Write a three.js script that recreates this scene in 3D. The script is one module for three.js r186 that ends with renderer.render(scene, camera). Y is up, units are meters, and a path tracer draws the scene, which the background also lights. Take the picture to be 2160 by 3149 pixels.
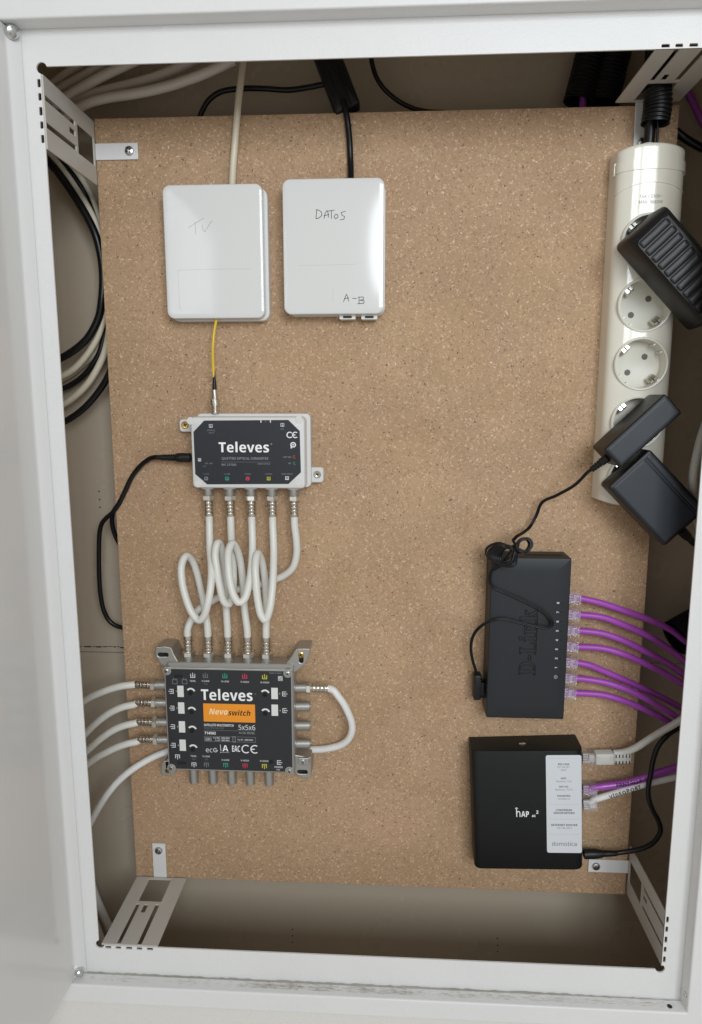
import * as THREE from 'three';
import { mergeGeometries, toCreasedNormals } from 'three/addons/utils/BufferGeometryUtils.js';
import { FontLoader } from 'three/addons/loaders/FontLoader.js';
import { RectAreaLightUniformsLib } from 'three/addons/lights/RectAreaLightUniformsLib.js';
RectAreaLightUniformsLib.init();

// ------------------------------------------------------------------ camera, light, exposure
const scene = new THREE.Scene();
const renderer = new THREE.WebGLRenderer({ antialias: true });
renderer.toneMapping = THREE.LinearToneMapping;
renderer.toneMappingExposure = 1.13;
renderer.shadowMap.enabled = true;
renderer.setSize(702, 1024);

// Cabinet axes, in mm: x along and y up from the opening's upper corner, h out of the particle board.
const TOP = 1.7, HL = 93.7;                                    // world height of the opening's upper edge; h of the cabinet's lip
const DEG = Math.PI / 180;
const camera = new THREE.PerspectiveCamera(72.67, 702 / 1024, 0.01, 20);
camera.position.set(0.01415, TOP - 0.2427, 0.5475);
camera.rotation.set(-9.26 * DEG, 3.226 * DEG, -0.06 * DEG, 'YXZ');
camera.updateMatrixWorld(true);

scene.background = new THREE.Color(0.41, 0.397, 0.375);         // the even light of the room's walls
const WIN = { x: 0.58, y: TOP + 0.36, z: 2.05, w: 0.52, h: 0.86 };
const paneLight = (x, color, power) => {
  const l = new THREE.RectAreaLight(color, power, WIN.w, WIN.h);
  l.position.set(x, WIN.y, WIN.z - 0.012); l.lookAt(x, WIN.y, -5); scene.add(l);
};
paneLight(WIN.x - 0.29, new THREE.Color(0.88, 0.945, 1.0), 7.0);
paneLight(WIN.x + 0.29, new THREE.Color(0.90, 0.96, 1.0), 9.4);

// ------------------------------------------------------------------ helpers
let seed = 20240611;
const rnd = () => { seed = (seed + 0x6d2b79f5) | 0; let t = Math.imul(seed ^ (seed >>> 15), 1 | seed); t = (t + Math.imul(t ^ (t >>> 7), 61 | t)) ^ t; return ((t ^ (t >>> 14)) >>> 0) / 4294967296; };
const rr = (a, b) => a + (b - a) * rnd();
const V3 = (x, y, z) => new THREE.Vector3(x, y, z);
const mm = (x, y, h) => V3((x - 250) / 1000, TOP + y / 1000, (h - HL) / 1000);
const toWorld = new THREE.Matrix4().makeTranslation(-0.25, TOP, -HL / 1000).multiply(new THREE.Matrix4().makeScale(0.001, 0.001, 0.001));
const ray = V3(0, 0, 0);
function at(px, py, h) {                                       // where the survey point (px, py) of the photograph lies, at height h over the board: [x, y, h] in mm
  ray.set((px - 1080) / 2141.15, -(py - 1574.5) / 2141.15, -1).applyQuaternion(camera.quaternion);
  const t = ((h - HL) / 1000 - camera.position.z) / ray.z;
  return [(camera.position.x + t * ray.x + 0.25) * 1000, (camera.position.y + t * ray.y - TOP) * 1000, h];
}
const survey = (ox, oy, s) => (x, y, h) => at(ox + x * s, oy + y * s, h);
const path = (map, list) => { let h = 0; return list.map((p) => { if (p.length > 2) h = p[2]; return map(p[0], p[1], h); }); };

const used = new Map(), base = new WeakMap();
function numbered(name) { const n = used.get(name) ?? 0; used.set(name, n + 1); return n ? name + '_' + String(n).padStart(3, '0') : name; }
function thing(name, label, category, origin, group) {         // a Group at the thing's base; origin in mm
  const o = new THREE.Group(); o.name = numbered(name);
  o.position.copy(mm(...origin)); scene.add(o); base.set(o, o.position.clone());
  o.userData = { label, category }; if (group) o.userData.group = group;
  return o;
}
function part(name, geometry, material, parent, label) {       // geometry in mm
  const g = Array.isArray(geometry) ? join(geometry) : geometry;
  const b = base.get(parent);
  g.applyMatrix4(toWorld).translate(-b.x, -b.y, -b.z);
  const m = new THREE.Mesh(g, material); m.name = name; m.castShadow = m.receiveShadow = true; parent.add(m); base.set(m, b);
  if (label) m.userData.label = label;
  return m;
}
function single(name, label, category, geometry, material, group) {
  const g = Array.isArray(geometry) ? join(geometry) : geometry;
  g.computeBoundingBox(); const c = g.boundingBox.getCenter(V3(0, 0, 0));
  const p = mm(c.x, c.y, c.z);
  g.applyMatrix4(toWorld).translate(-p.x, -p.y, -p.z);
  const m = new THREE.Mesh(g, material); m.name = numbered(name); m.position.copy(p); m.castShadow = m.receiveShadow = true; scene.add(m); base.set(m, p);
  m.userData = { label, category }; if (group) m.userData.group = group;
  return m;
}
function join(list) {
  const flat = list.map((g) => { const q = g.index ? g.toNonIndexed() : g; for (const k of Object.keys(q.attributes)) if (!['position', 'normal', 'uv'].includes(k)) q.deleteAttribute(k); return q; });
  return mergeGeometries(flat);
}
const uvPlan = (g, x0, y0, x1, y1) => { const p = g.attributes.position, uv = new Float32Array(p.count * 2); for (let i = 0; i < p.count; i++) { uv[2 * i] = (p.getX(i) - x0) / (x1 - x0); uv[2 * i + 1] = (p.getY(i) - y0) / (y1 - y0); } g.setAttribute('uv', new THREE.BufferAttribute(uv, 2)); return g; };
const turn = (g, cx, cy, a) => g.translate(-cx, -cy, 0).rotateZ(a).translate(cx, cy, 0);
// a prism from a Shape between two heights, with a small bevel inside its outline
function slab(shape, h0, h1, bevel = 0, segments = 2, curve = 8) {
  const b = Math.min(bevel, (h1 - h0) / 2);
  return new THREE.ExtrudeGeometry(shape, { depth: h1 - h0 - 2 * b, bevelEnabled: b > 0, bevelThickness: b, bevelSize: b, bevelOffset: -b, bevelSegments: segments, curveSegments: curve }).translate(0, 0, h0 + b);
}
function rect(x0, y0, x1, y1, r = 0) {
  [x0, x1] = [Math.min(x0, x1), Math.max(x0, x1)]; [y0, y1] = [Math.min(y0, y1), Math.max(y0, y1)];
  const s = new THREE.Shape();
  if (!r) { s.moveTo(x0, y0).lineTo(x1, y0).lineTo(x1, y1).lineTo(x0, y1).closePath(); return s; }
  s.moveTo(x0 + r, y0).lineTo(x1 - r, y0).absarc(x1 - r, y0 + r, r, -Math.PI / 2, 0, false).lineTo(x1, y1 - r).absarc(x1 - r, y1 - r, r, 0, Math.PI / 2, false)
    .lineTo(x0 + r, y1).absarc(x0 + r, y1 - r, r, Math.PI / 2, Math.PI, false).lineTo(x0, y0 + r).absarc(x0 + r, y0 + r, r, Math.PI, 1.5 * Math.PI, false);
  return s;
}
const poly = (pts) => { const s = new THREE.Shape(); pts.forEach((p, i) => (i ? s.lineTo(p[0], p[1]) : s.moveTo(p[0], p[1]))); s.closePath(); return s; };
const box = (x0, y0, x1, y1, h0, h1, r = 0, bevel = 0.4) => slab(rect(x0, y0, x1, y1, r), h0, h1, bevel);
// a rounded slab made of rings [inset, height], from the foot to the top
function rings(x0, y0, x1, y1, r, list, crease = 0.7, n = 7) {
  const cx = (x0 + x1) / 2, cy = (y0 + y1) / 2, w = Math.abs(x1 - x0) / 2, h = Math.abs(y1 - y0) / 2, P = [], I = [], N = 4 * n;
  for (const [d, z] of list) {
    const a = Math.max(w - d, 0.02), b = Math.max(h - d, 0.02), q = Math.max(Math.min(r - d, a, b), 0.01);
    for (let c = 0; c < 4; c++) for (let k = 0; k < n; k++) {
      const t = (c + k / (n - 1)) * Math.PI / 2, sx = c === 0 || c === 3 ? 1 : -1, sy = c < 2 ? 1 : -1;
      P.push(cx + sx * (a - q) + q * Math.cos(t), cy + sy * (b - q) + q * Math.sin(t), z);
    }
  }
  for (let k = 0; k + 1 < list.length; k++) for (let i = 0; i < N; i++) { const j = (i + 1) % N, A = k * N + i, B = k * N + j; I.push(A, B, B + N, A, B + N, A + N); }
  const top = (list.length - 1) * N; P.push(cx, cy, list[list.length - 1][1]);
  for (let i = 0; i < N; i++) I.push(top + i, top + (i + 1) % N, P.length / 3 - 1);
  const g = new THREE.BufferGeometry(); g.setAttribute('position', new THREE.Float32BufferAttribute(P, 3)); g.setIndex(I);
  uvPlan(g, Math.min(x0, x1), Math.min(y0, y1), Math.max(x0, x1), Math.max(y0, y1));
  return toCreasedNormals(g, crease);
}
const Z = V3(0, 0, 1), Y = V3(0, 1, 0);
// a turned piece: profile [radius, distance along], from an origin along a direction (mm)
function turned(profile, origin, dir, segments = 20, flat = false, roll = 0) {
  let g = new THREE.LatheGeometry(profile.map(([r, t]) => new THREE.Vector2(Math.max(r, 0.001), t)), segments);
  if (flat) { g = g.toNonIndexed(); g.computeVertexNormals(); } else g = toCreasedNormals(g, 0.6);
  if (roll) g.rotateY(roll);
  return g.applyQuaternion(new THREE.Quaternion().setFromUnitVectors(Y, V3(...dir).normalize())).translate(...origin);
}
function curveOf(pts) { return new THREE.CatmullRomCurve3(pts.map((p) => V3(...p)), false, 'centripetal'); }
// a round cable; twin > 0 gives two leads side by side; half draws only the strip that faces out, for print
function cable(pts, r, { sides = 12, from = 0, to = 1, step = 2.2, spread = Math.PI * 2, offset = 0, up = Z } = {}) {
  const curve = curveOf(pts), len = curve.getLength(), n = Math.max(8, Math.ceil(len * (to - from) / step));
  const P = [], U = [], I = [], closed = spread > 6.2, m = closed ? sides : Math.ceil(sides / 2);
  let prev = null;
  for (let i = 0; i <= n; i++) {
    const u = from + (to - from) * i / n, c = curve.getPointAt(u), T = curve.getTangentAt(u);
    let S = V3(0, 0, 0).crossVectors(T, prev ?? up);
    if (S.length() < 0.15) S.crossVectors(T, Math.abs(T.x) < 0.8 ? V3(1, 0, 0) : Y);
    S.normalize(); const W = V3(0, 0, 0).crossVectors(S, T).normalize();
    if (closed) prev = W;
    for (let k = 0; k <= m; k++) {
      const a = closed ? (k / m) * Math.PI * 2 : (k / m - 0.5) * spread;
      P.push(c.x + S.x * (offset + r * Math.sin(a)) + W.x * r * Math.cos(a), c.y + S.y * (offset + r * Math.sin(a)) + W.y * r * Math.cos(a), c.z + S.z * (offset + r * Math.sin(a)) + W.z * r * Math.cos(a));
      U.push(closed ? (len * u) / 20 : i / n, closed ? (k / m) * (r / 3) : 1 - k / m);
    }
  }
  for (let i = 0; i < n; i++) for (let k = 0; k < m; k++) { const A = i * (m + 1) + k, B = A + m + 1; I.push(A, A + 1, B + 1, A, B + 1, B); }
  if (closed) for (const [row, rev] of [[0, false], [n, true]]) {                         // round off both ends
    const u = row ? to : from, c = curve.getPointAt(u), S = [0, 0];
    P.push(c.x, c.y, c.z); U.push(0, 0); const q = P.length / 3 - 1;
    for (let k = 0; k < m; k++) { const A = row * (m + 1) + k; rev ? I.push(A, A + 1, q) : I.push(A + 1, A, q); }
  }
  const g = new THREE.BufferGeometry(); g.setAttribute('position', new THREE.Float32BufferAttribute(P, 3)); g.setAttribute('uv', new THREE.Float32BufferAttribute(U, 2)); g.setIndex(I);
  return toCreasedNormals(g, 0.9);
}
// a corrugated hose
function hose(pts, r, { step = 3.2, depth = 1.3, sides = 22 } = {}) {
  const curve = curveOf(pts), len = curve.getLength(), n = Math.ceil(len / step) * 4, P = [], I = [];
  for (let i = 0; i <= n; i++) {
    const c = curve.getPointAt(i / n), T = curve.getTangentAt(i / n), S = V3(0, 0, 0).crossVectors(T, Z).normalize(), W = V3(0, 0, 0).crossVectors(S, T);
    const q = r - [0, 0, depth, depth][i % 4];
    for (let k = 0; k <= sides; k++) { const a = k / sides * Math.PI * 2; P.push(c.x + q * (S.x * Math.sin(a) + W.x * Math.cos(a)), c.y + q * (S.y * Math.sin(a) + W.y * Math.cos(a)), c.z + q * (S.z * Math.sin(a) + W.z * Math.cos(a))); }
  }
  for (let i = 0; i < n; i++) for (let k = 0; k < sides; k++) { const A = i * (sides + 1) + k, B = A + sides + 1; I.push(A, A + 1, B + 1, A, B + 1, B); }
  const g = new THREE.BufferGeometry(); g.setAttribute('position', new THREE.Float32BufferAttribute(P, 3)); g.setIndex(I); uvPlan(g, 0, 0, 40, 40);
  return toCreasedNormals(g, 0.9);
}

// ------------------------------------------------------------------ textures and materials
const canvas = (w, h) => { const c = document.createElement('canvas'); c.width = w; c.height = h; return [c, c.getContext('2d')]; };
function colorMap(c) { const t = new THREE.CanvasTexture(c); t.colorSpace = THREE.SRGBColorSpace; t.anisotropy = 8; return t; }
function noiseMap(size, layers, lo, hi, repeat) {              // tiling value noise, layers of [cells, weight]
  const d = new Float32Array(size * size); let sum = 0;
  for (const [cells, weight] of layers) {
    const grid = Float32Array.from({ length: cells * cells }, rnd); sum += weight;
    for (let y = 0; y < size; y++) for (let x = 0; x < size; x++) {
      const fx = x / size * cells, fy = y / size * cells, ix = Math.floor(fx), iy = Math.floor(fy), s = (t) => t * t * (3 - 2 * t), u = s(fx - ix), v = s(fy - iy), G = (a, b) => grid[(b % cells) * cells + (a % cells)];
      d[y * size + x] += weight * ((G(ix, iy) * (1 - u) + G(ix + 1, iy) * u) * (1 - v) + (G(ix, iy + 1) * (1 - u) + G(ix + 1, iy + 1) * u) * v);
    }
  }
  const px = new Uint8Array(size * size * 4);
  for (let i = 0; i < size * size; i++) { const v = Math.round(255 * (lo + (hi - lo) * d[i] / sum)); px[4 * i] = px[4 * i + 1] = px[4 * i + 2] = v; px[4 * i + 3] = 255; }
  const t = new THREE.DataTexture(px, size, size); t.magFilter = t.minFilter = THREE.LinearFilter; t.wrapS = t.wrapT = THREE.RepeatWrapping; t.repeat.set(repeat, repeat); t.needsUpdate = true;
  return t;
}
const peel = noiseMap(256, [[48, 1], [96, 0.8]], 0, 1, 1 / 40);         // powder coat, 40 mm tile
const grainy = noiseMap(256, [[128, 1], [64, 0.5]], 0, 1, 1 / 30);      // moulded plastic
const smudge = noiseMap(256, [[5, 1], [11, 0.7], [40, 0.4]], 0.55, 1, 1 / 260);
const wearing = noiseMap(256, [[4, 1], [9, 0.8], [60, 0.5]], 0.95, 1, 1 / 180);
wearing.colorSpace = THREE.NoColorSpace;
const std = (o) => new THREE.MeshStandardMaterial(o), phys = (o) => new THREE.MeshPhysicalMaterial(o);
const rgb = (r, g, b) => new THREE.Color().setRGB(r, g, b);
const M = {
  paint: std({ color: rgb(0.74, 0.735, 0.725), roughness: 0.42, bumpMap: peel, bumpScale: 0.00011, map: wearing }),
  doorPaint: std({ color: rgb(0.70, 0.695, 0.685), roughness: 0.13, bumpMap: peel, bumpScale: 0.000012 }),
  inside: std({ color: rgb(0.45, 0.385, 0.30), roughness: 0.34, roughnessMap: smudge, bumpMap: peel, bumpScale: 0.00005 }),
  insideSheet: std({ color: rgb(0.60, 0.50, 0.38), roughness: 0.4, bumpMap: peel, bumpScale: 0.00005 }),
  bracket: std({ color: rgb(0.52, 0.495, 0.455), roughness: 0.4, bumpMap: peel, bumpScale: 0.00005, map: wearing }),
  wall: std({ color: rgb(0.70, 0.68, 0.64), roughness: 0.9, bumpMap: peel, bumpScale: 0.0003 }),
  dust: std({ color: rgb(0.56, 0.53, 0.48), roughness: 1, map: smudge, bumpMap: grainy, bumpScale: 0.0004 }),
  dark: std({ color: rgb(0.012, 0.011, 0.010), roughness: 0.8 }),
  zinc: std({ color: rgb(0.62, 0.63, 0.63), metalness: 1, roughness: 0.28, bumpMap: grainy, bumpScale: 0.00005 }),
  nut: std({ color: rgb(0.84, 0.81, 0.75), metalness: 1, roughness: 0.36 }),
  nickel: std({ color: rgb(0.66, 0.62, 0.55), metalness: 1, roughness: 0.22, bumpMap: grainy, bumpScale: 0.0001 }),
  cast: std({ color: rgb(0.43, 0.42, 0.395), metalness: 0.8, roughness: 0.4, bumpMap: grainy, bumpScale: 0.00008 }),
  brass: std({ color: rgb(0.60, 0.38, 0.12), metalness: 1, roughness: 0.3 }),
  contact: std({ color: rgb(0.78, 0.75, 0.70), metalness: 1, roughness: 0.16 }),
  coax: std({ color: rgb(0.70, 0.69, 0.64), roughness: 0.38 }),
  white: std({ color: rgb(0.76, 0.755, 0.735), roughness: 0.35 }),
  cream: std({ color: rgb(0.67, 0.605, 0.475), roughness: 0.42 }),
  trunk: std({ color: rgb(0.71, 0.65, 0.58), roughness: 0.5 }),
  blackCable: phys({ color: rgb(0.006, 0.006, 0.007), roughness: 0.34, specularIntensity: 0.7 }),
  blackRubber: phys({ color: rgb(0.008, 0.008, 0.009), specularIntensity: 0.7, roughness: 0.42, bumpMap: grainy, bumpScale: 0.00006 }),
  purple: std({ color: rgb(0.36, 0.07, 0.425), roughness: 0.42 }),
  yellow: std({ color: rgb(0.72, 0.50, 0.04), roughness: 0.35 }),
  boxWhite: phys({ color: rgb(0.69, 0.69, 0.675), roughness: 0.3, clearcoat: 0.0 }),
  converter: std({ color: rgb(0.66, 0.655, 0.64), roughness: 0.4, bumpMap: grainy, bumpScale: 0.00004 }),
  strip: phys({ color: rgb(0.76, 0.725, 0.62), roughness: 0.1 }),
  stripInner: std({ color: rgb(0.75, 0.73, 0.64), roughness: 0.3 }),
  brick: phys({ color: rgb(0.009, 0.009, 0.010), specularIntensity: 0.8, roughness: 0.42, bumpMap: grainy, bumpScale: 0.00012 }),
  brickFace: phys({ color: rgb(0.022, 0.028, 0.038), roughness: 0.5, bumpMap: grainy, bumpScale: 0.00022 }),
  dlink: phys({ color: rgb(0.009, 0.0105, 0.0125), specularIntensity: 0.8, roughness: 0.42, bumpMap: grainy, bumpScale: 0.00010 }),
  router: phys({ color: rgb(0.0035, 0.0048, 0.0048), specularIntensity: 0.75, roughness: 0.5, bumpMap: grainy, bumpScale: 0.00012 }),
  clear: phys({ color: rgb(0.97, 0.96, 0.97), roughness: 0.06, transmission: 0.94, thickness: 0, ior: 1.5 }),
  lilac: std({ color: rgb(0.55, 0.36, 0.58), roughness: 0.4 }),
  gold: std({ color: rgb(0.75, 0.55, 0.22), metalness: 1, roughness: 0.3 }),
  greyBoot: std({ color: rgb(0.56, 0.55, 0.51), roughness: 0.45 }),
};
const print = (c, rough = 0.5) => std({ map: colorMap(c), transparent: true, roughness: rough });
const chipColor = (c) => `rgb(${c.map((v) => Math.round(Math.max(0, Math.min(255, v)))).join(',')})`;
function chipboard() {                                          // pressed chips: 500 x 733 mm
  const W = 1380, H = 2024, [c, g] = canvas(W, H), [b, k] = canvas(W, H), S = W / 500;
  g.fillStyle = chipColor([172, 141, 109]); g.fillRect(0, 0, W, H); k.fillStyle = 'rgb(110,110,110)'; k.fillRect(0, 0, W, H);
  const tones = [[206, 175, 141], [222, 192, 157], [154, 122, 93], [128, 98, 72], [192, 160, 127], [172, 139, 109], [202, 168, 137], [232, 205, 172], [180, 146, 118], [160, 127, 99], [140, 108, 82]];
  const chip = (n, l0, l1, w0, w1, alpha, pick, shade, where = () => true) => {
    for (let i = 0; i < n; i++) {
      const x = rnd() * W, y = rnd() * H, a = rnd() * Math.PI, l = rr(l0, l1) * S * rr(0.5, 1), w = rr(w0, w1) * S, t = rr(-10, 10), q = pick();
      if (!where(x / W, y / H)) continue;
      g.globalAlpha = alpha * rr(0.6, 1); g.fillStyle = chipColor(q.map((v, n2) => v + t + [8, 10, 13][n2]));
      const sh = Math.round(shade + rr(-30, 30)); k.globalAlpha = 0.6; k.fillStyle = `rgb(${sh},${sh},${sh})`;
      const bend = rr(-0.25, 0.25) * l;
      for (const ctx of [g, k]) { ctx.save(); ctx.translate(x, y); ctx.rotate(a); ctx.beginPath(); ctx.moveTo(-l / 2, 0); ctx.quadraticCurveTo(0, bend - w / 2, l / 2, -w * 0.2); ctx.lineTo(l * 0.42, w / 2); ctx.quadraticCurveTo(0, bend + w / 2, -l * 0.5, w * 0.15); ctx.closePath(); ctx.fill(); ctx.restore(); }
    }
  };
  const any = () => tones[Math.floor(rnd() * tones.length)];
  const field = Float32Array.from({ length: 12 * 16 }, rnd), dense = (u, v) => { const x = u * 10.99, y = v * 14.99, i = Math.floor(x), j = Math.floor(y), a = x - i, b2 = y - j, F = (m, n) => field[n * 12 + m]; return rnd() < 0.35 + 0.9 * ((F(i, j) * (1 - a) + F(i + 1, j) * a) * (1 - b2) + (F(i, j + 1) * (1 - a) + F(i + 1, j + 1) * a) * b2); };
  chip(26000, 1.2, 3.8, 0.7, 1.7, 0.9, any, 130);
  for (let i = 0; i < 300; i++) {                                // patches of redder, paler and darker chips
    const x = rnd() * W, y = rnd() * H, r = rr(10, 60) * S, t = rnd(); g.globalAlpha = 0.09; g.fillStyle = chipColor(t < 0.35 ? [186, 146, 124] : t < 0.7 ? [206, 176, 136] : [146, 114, 84]);
    g.beginPath(); g.ellipse(x, y, r, r * rr(0.4, 1), rnd() * 3, 0, 7); g.fill();
  }
  chip(30000, 0.8, 2.8, 0.4, 1.1, 0.95, any, 145);
  chip(14000, 1.4, 3.6, 0.7, 1.4, 0.5, () => (rnd() < 0.55 ? [124, 96, 70] : [214, 185, 150]), 120, dense);
  chip(26000, 1.3, 3.6, 0.45, 0.95, 0.8, () => (rnd() < 0.5 ? [110, 82, 58] : [222, 193, 156]), 130);
  chip(5200, 1.2, 4.2, 0.3, 0.7, 0.55, () => [222, 195, 161], 170, dense);
  chip(500, 2.5, 6.5, 0.4, 0.9, 0.6, () => [230, 204, 170], 180, dense);
  chip(15000, 0.8, 2.4, 0.4, 1.0, 0.65, () => [124, 88, 62], 80, dense);
  chip(8500, 0.6, 1.7, 0.5, 1.0, 0.85, () => [80, 54, 40], 55, dense);
  chip(1300, 1.0, 2.6, 0.8, 1.5, 0.95, () => [46, 32, 24], 30);
  const t = colorMap(c), u = new THREE.CanvasTexture(b);
  return std({ map: t, bumpMap: u, bumpScale: 0.0004, roughness: 0.72 });
}
M.board = chipboard();

// ------------------------------------------------------------------ the wall and the cabinet
const surround = new THREE.Shape().moveTo(-900, 500).lineTo(1400, 500).lineTo(1400, -1500).lineTo(-900, -1500).closePath();
surround.holes.push(new THREE.Path().moveTo(-44, 56).lineTo(-44, -782).lineTo(546, -782).lineTo(546, 56).closePath());
{ const w = single('wall', 'plain off-white wall around the metal cabinet', 'wall', slab(surround, HL - 6, HL + 9), M.wall); w.userData.kind = 'structure'; }

const cabinet = thing('cabinet', 'white painted metal wall cabinet standing open with its door swung aside', 'cabinet', [250, -760, 0]);
// the lip round the opening, with the punched corners and the small slots where the brackets were bent back
const OX0 = 3.3, OX1 = 503, OY0 = 0, OY1 = -733;
const hole = new THREE.Path();
{
  const r = 4.0, a = 1.0, s = Math.sqrt(r * r - a * a), pts = [];
  const corner = (cx, cy, ux, uy, swap) => {                    // an arc bulging outwards at a corner; (ux, uy) points into the opening
    const list = []; const c = [cx + ux * a, cy + uy * a], t0 = Math.atan2(uy * s, -ux * a), t1 = Math.atan2(-uy * a, ux * s);
    let d = t1 - t0; const out = Math.atan2(-uy, -ux); const norm = (v) => ((v % (2 * Math.PI)) + 2 * Math.PI) % (2 * Math.PI);
    d = norm(d); if (norm(out - t0) > d) d -= 2 * Math.PI;
    for (let i = 0; i <= 12; i++) list.push([c[0] + r * Math.cos(t0 + d * i / 12), c[1] + r * Math.sin(t0 + d * i / 12)]);
    return swap ? list.reverse() : list;
  };
  pts.push(...corner(OX0, OY0, 1, -1, false), ...corner(OX1, OY0, -1, -1, true), ...corner(OX1, OY1, -1, 1, false), ...corner(OX0, OY1, 1, 1, true));
  pts.forEach((p, i) => (i ? hole.lineTo(p[0], p[1]) : hole.moveTo(p[0], p[1]))); hole.closePath();
}
const lip = rect(-11, 26, 522, -761); lip.holes.push(hole);
const slots = [[3.4, 9.2], [13, 18.3], [22.6, 28.6], [32.6, 37.8], [42, 47.8]];
const BR = { TL: { u: -5.0, along: [0, -1, 0], at: [OX0, 0] }, TR: { u: 449, along: [1, 0, 0], at: [0, OY0] }, BL: { u: 5.5, along: [1, 0, 0], at: [0, OY1] }, BR: { u: -678, along: [0, -1, 0], at: [OX1, 0] } };
for (const [key, b] of Object.entries(BR)) for (const [a, c] of slots) {
  const p = b.along[0] ? [b.u + a, b.at[1] + (key === 'TR' ? 0.5 : -0.5), b.u + c, b.at[1] + (key === 'TR' ? 3.1 : -3.1)] : [b.at[0] + (key === 'TL' ? -0.5 : 0.5), b.u - a, b.at[0] + (key === 'TL' ? -3.1 : 3.1), b.u - c];
  lip.holes.push(rect(...p, 0.9));
}
part('lip', slab(lip, HL - 1.4, HL, 0, 2, 5), M.paint, cabinet);
// the brackets, bent straight back from the opening's edge, and the tongue of each that is screwed to the board
function panHead(origin, dir, r, h = 2.2) {
  const g = [turned([[r, 0], [r, h * 0.35], [r * 0.86, h * 0.75], [r * 0.5, h], [0, h * 1.05]], origin, dir, 24)];
  const q = new THREE.Quaternion().setFromUnitVectors(Z, V3(...dir).normalize());
  const cross = [0.5, 0.5 + Math.PI / 2].map((a) => new THREE.BoxGeometry(r * 1.15, r * 0.26, 0.5).rotateZ(a).translate(0, 0, h * 0.93).applyQuaternion(q).translate(...origin));
  return [g, cross];
}
function screw(name, origin, dir, r, parent, material = M.zinc) {
  const [head, cross] = panHead(origin, dir, r); const s = part(name, head, material, parent);
  if (parent.isMesh) return part(name, cross, M.dark, parent); part('cross_recess', cross, M.dark, s); return s;
}
function bracket(key, tilt) {
  const b = BR[key], W = 52, D = 91, s = rect(0, 0.5, W, D, 0.5);
  s.holes.push(rect(14, 56, 37, 88, 0.6), rect(13.6, 2, 17.2, 52, 0.6), rect(32.6, 2, 36.6, 52, 0.6), rect(21.4, 41, 25.6, 51.5, 0.3));
  const g = slab(s, 0, 1.3, 0.25);
  const along = V3(...b.along), back = V3(0, 0, -1), out = V3(0, 0, 0).crossVectors(along, back);
  const o = b.along[0] ? V3(b.u, b.at[1], HL) : V3(b.at[0], b.u, HL);
  g.applyMatrix4(new THREE.Matrix4().makeBasis(along, back, out).setPosition(o));
  const m = part('bracket', g, M.bracket, cabinet);
  const t0 = 17.2, t1 = 30.8, tl = 38.5, inward = key === 'TL' ? V3(1, 0, 0) : key === 'BR' ? V3(-1, 0, 0) : key === 'TR' ? V3(0, -1, 0) : V3(0, 1, 0);
  const a = V3(0, 0, 0).addScaledVector(along, t0), c = V3(0, 0, 0).addScaledVector(along, t1), f = o.clone();
  const p0 = f.clone().add(a).addScaledVector(inward, -1), p1 = f.clone().add(c).addScaledVector(inward, tl);
  part('tongue', box(p0.x, p0.y, p1.x, p1.y, 0.35, 1.7, 0.5, 0.35), M.paint, m);
  const e = f.clone().addScaledVector(along, (t0 + t1) / 2).addScaledVector(inward, 31.2);
  const [head, cross] = panHead([e.x, e.y, 1.6], [0, 0, 1], 4.1, 2.6);
  part('screw', head, M.zinc, m); part('cross_recess', cross, M.dark, m);
}
for (const key of Object.keys(BR)) bracket(key);
// rebate and outer rim of the frame
const ZF = HL + 15;
part('rim', (() => {
  const s = rect(-40, 52, 542, -779, 3); s.holes.push(rect(-34, 25, 521, -760.5, 0.8));
  return slab(s, HL - 1, ZF, 1.6, 4);
})(), M.paint, cabinet);
part('dirt_seam', (() => {                                       // the grey line of dust where lip and ledge meet, and smears of it along the ledge
  const s = new THREE.Shape().moveTo(-10, 0);
  for (let x = -8; x <= 520; x += 4) s.lineTo(x, 1.7 + rr(-0.5, 0.6) - (x > 380 ? (x - 380) * 0.010 : 0));
  s.lineTo(521, 0).closePath();
  const strip = slab(s, 0, 0.25);
  strip.rotateX(-Math.PI / 2).translate(0, -760.4, 0); strip.translate(0, 0, HL + 2.6);
  return strip;
})(), M.dust, cabinet);
{
  const [c, g] = canvas(2048, 64); let v = 0.5; const n = Array.from({ length: 2048 }, () => (v = Math.max(0, Math.min(1, v + rr(-0.06, 0.06)))));
  for (let i = 0; i < 9000; i++) { const x = rnd() * 2048, f = n[Math.floor(x)], w = x > 300 && x < 1150 ? 1 : 0.35, y = 64 * (rnd() < 0.5 ? rnd() ** 2 * 0.5 : 0.35 + 0.4 * rnd()); if (rnd() > f * w * 1.4) continue; g.fillStyle = `rgba(${[150, 136, 118].map((q) => Math.round(q + rr(-14, 14))).join(',')},${rr(0.02, 0.11)})`; g.beginPath(); g.ellipse(x, y, rr(1, 14), rr(0.8, 3.5), 0, 0, 7); g.fill(); }
  const p = new THREE.PlaneGeometry(518, 11).rotateX(-Math.PI / 2).translate(255, -760.25, HL + 7.2); part('dirt_smear', p, print(c, 0.95), cabinet);
}
part('ledge_hole', turned([[0, 0], [2.1, 0.02], [2.1, 0.25]], [...(() => { const p = at(2062, 3094, HL + 10); return [p[0], -760.4, HL + 9]; })()], [0, 1, 0], 18), M.dark, cabinet);
part('rim_rivet', turned([[2.4, 0], [2.2, 0.6], [0.9, 0.9], [0.8, 0.2], [0, 0.1]], [520.8, -748, HL + 9], [-1, 0, 0], 18), M.zinc, cabinet);
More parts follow.
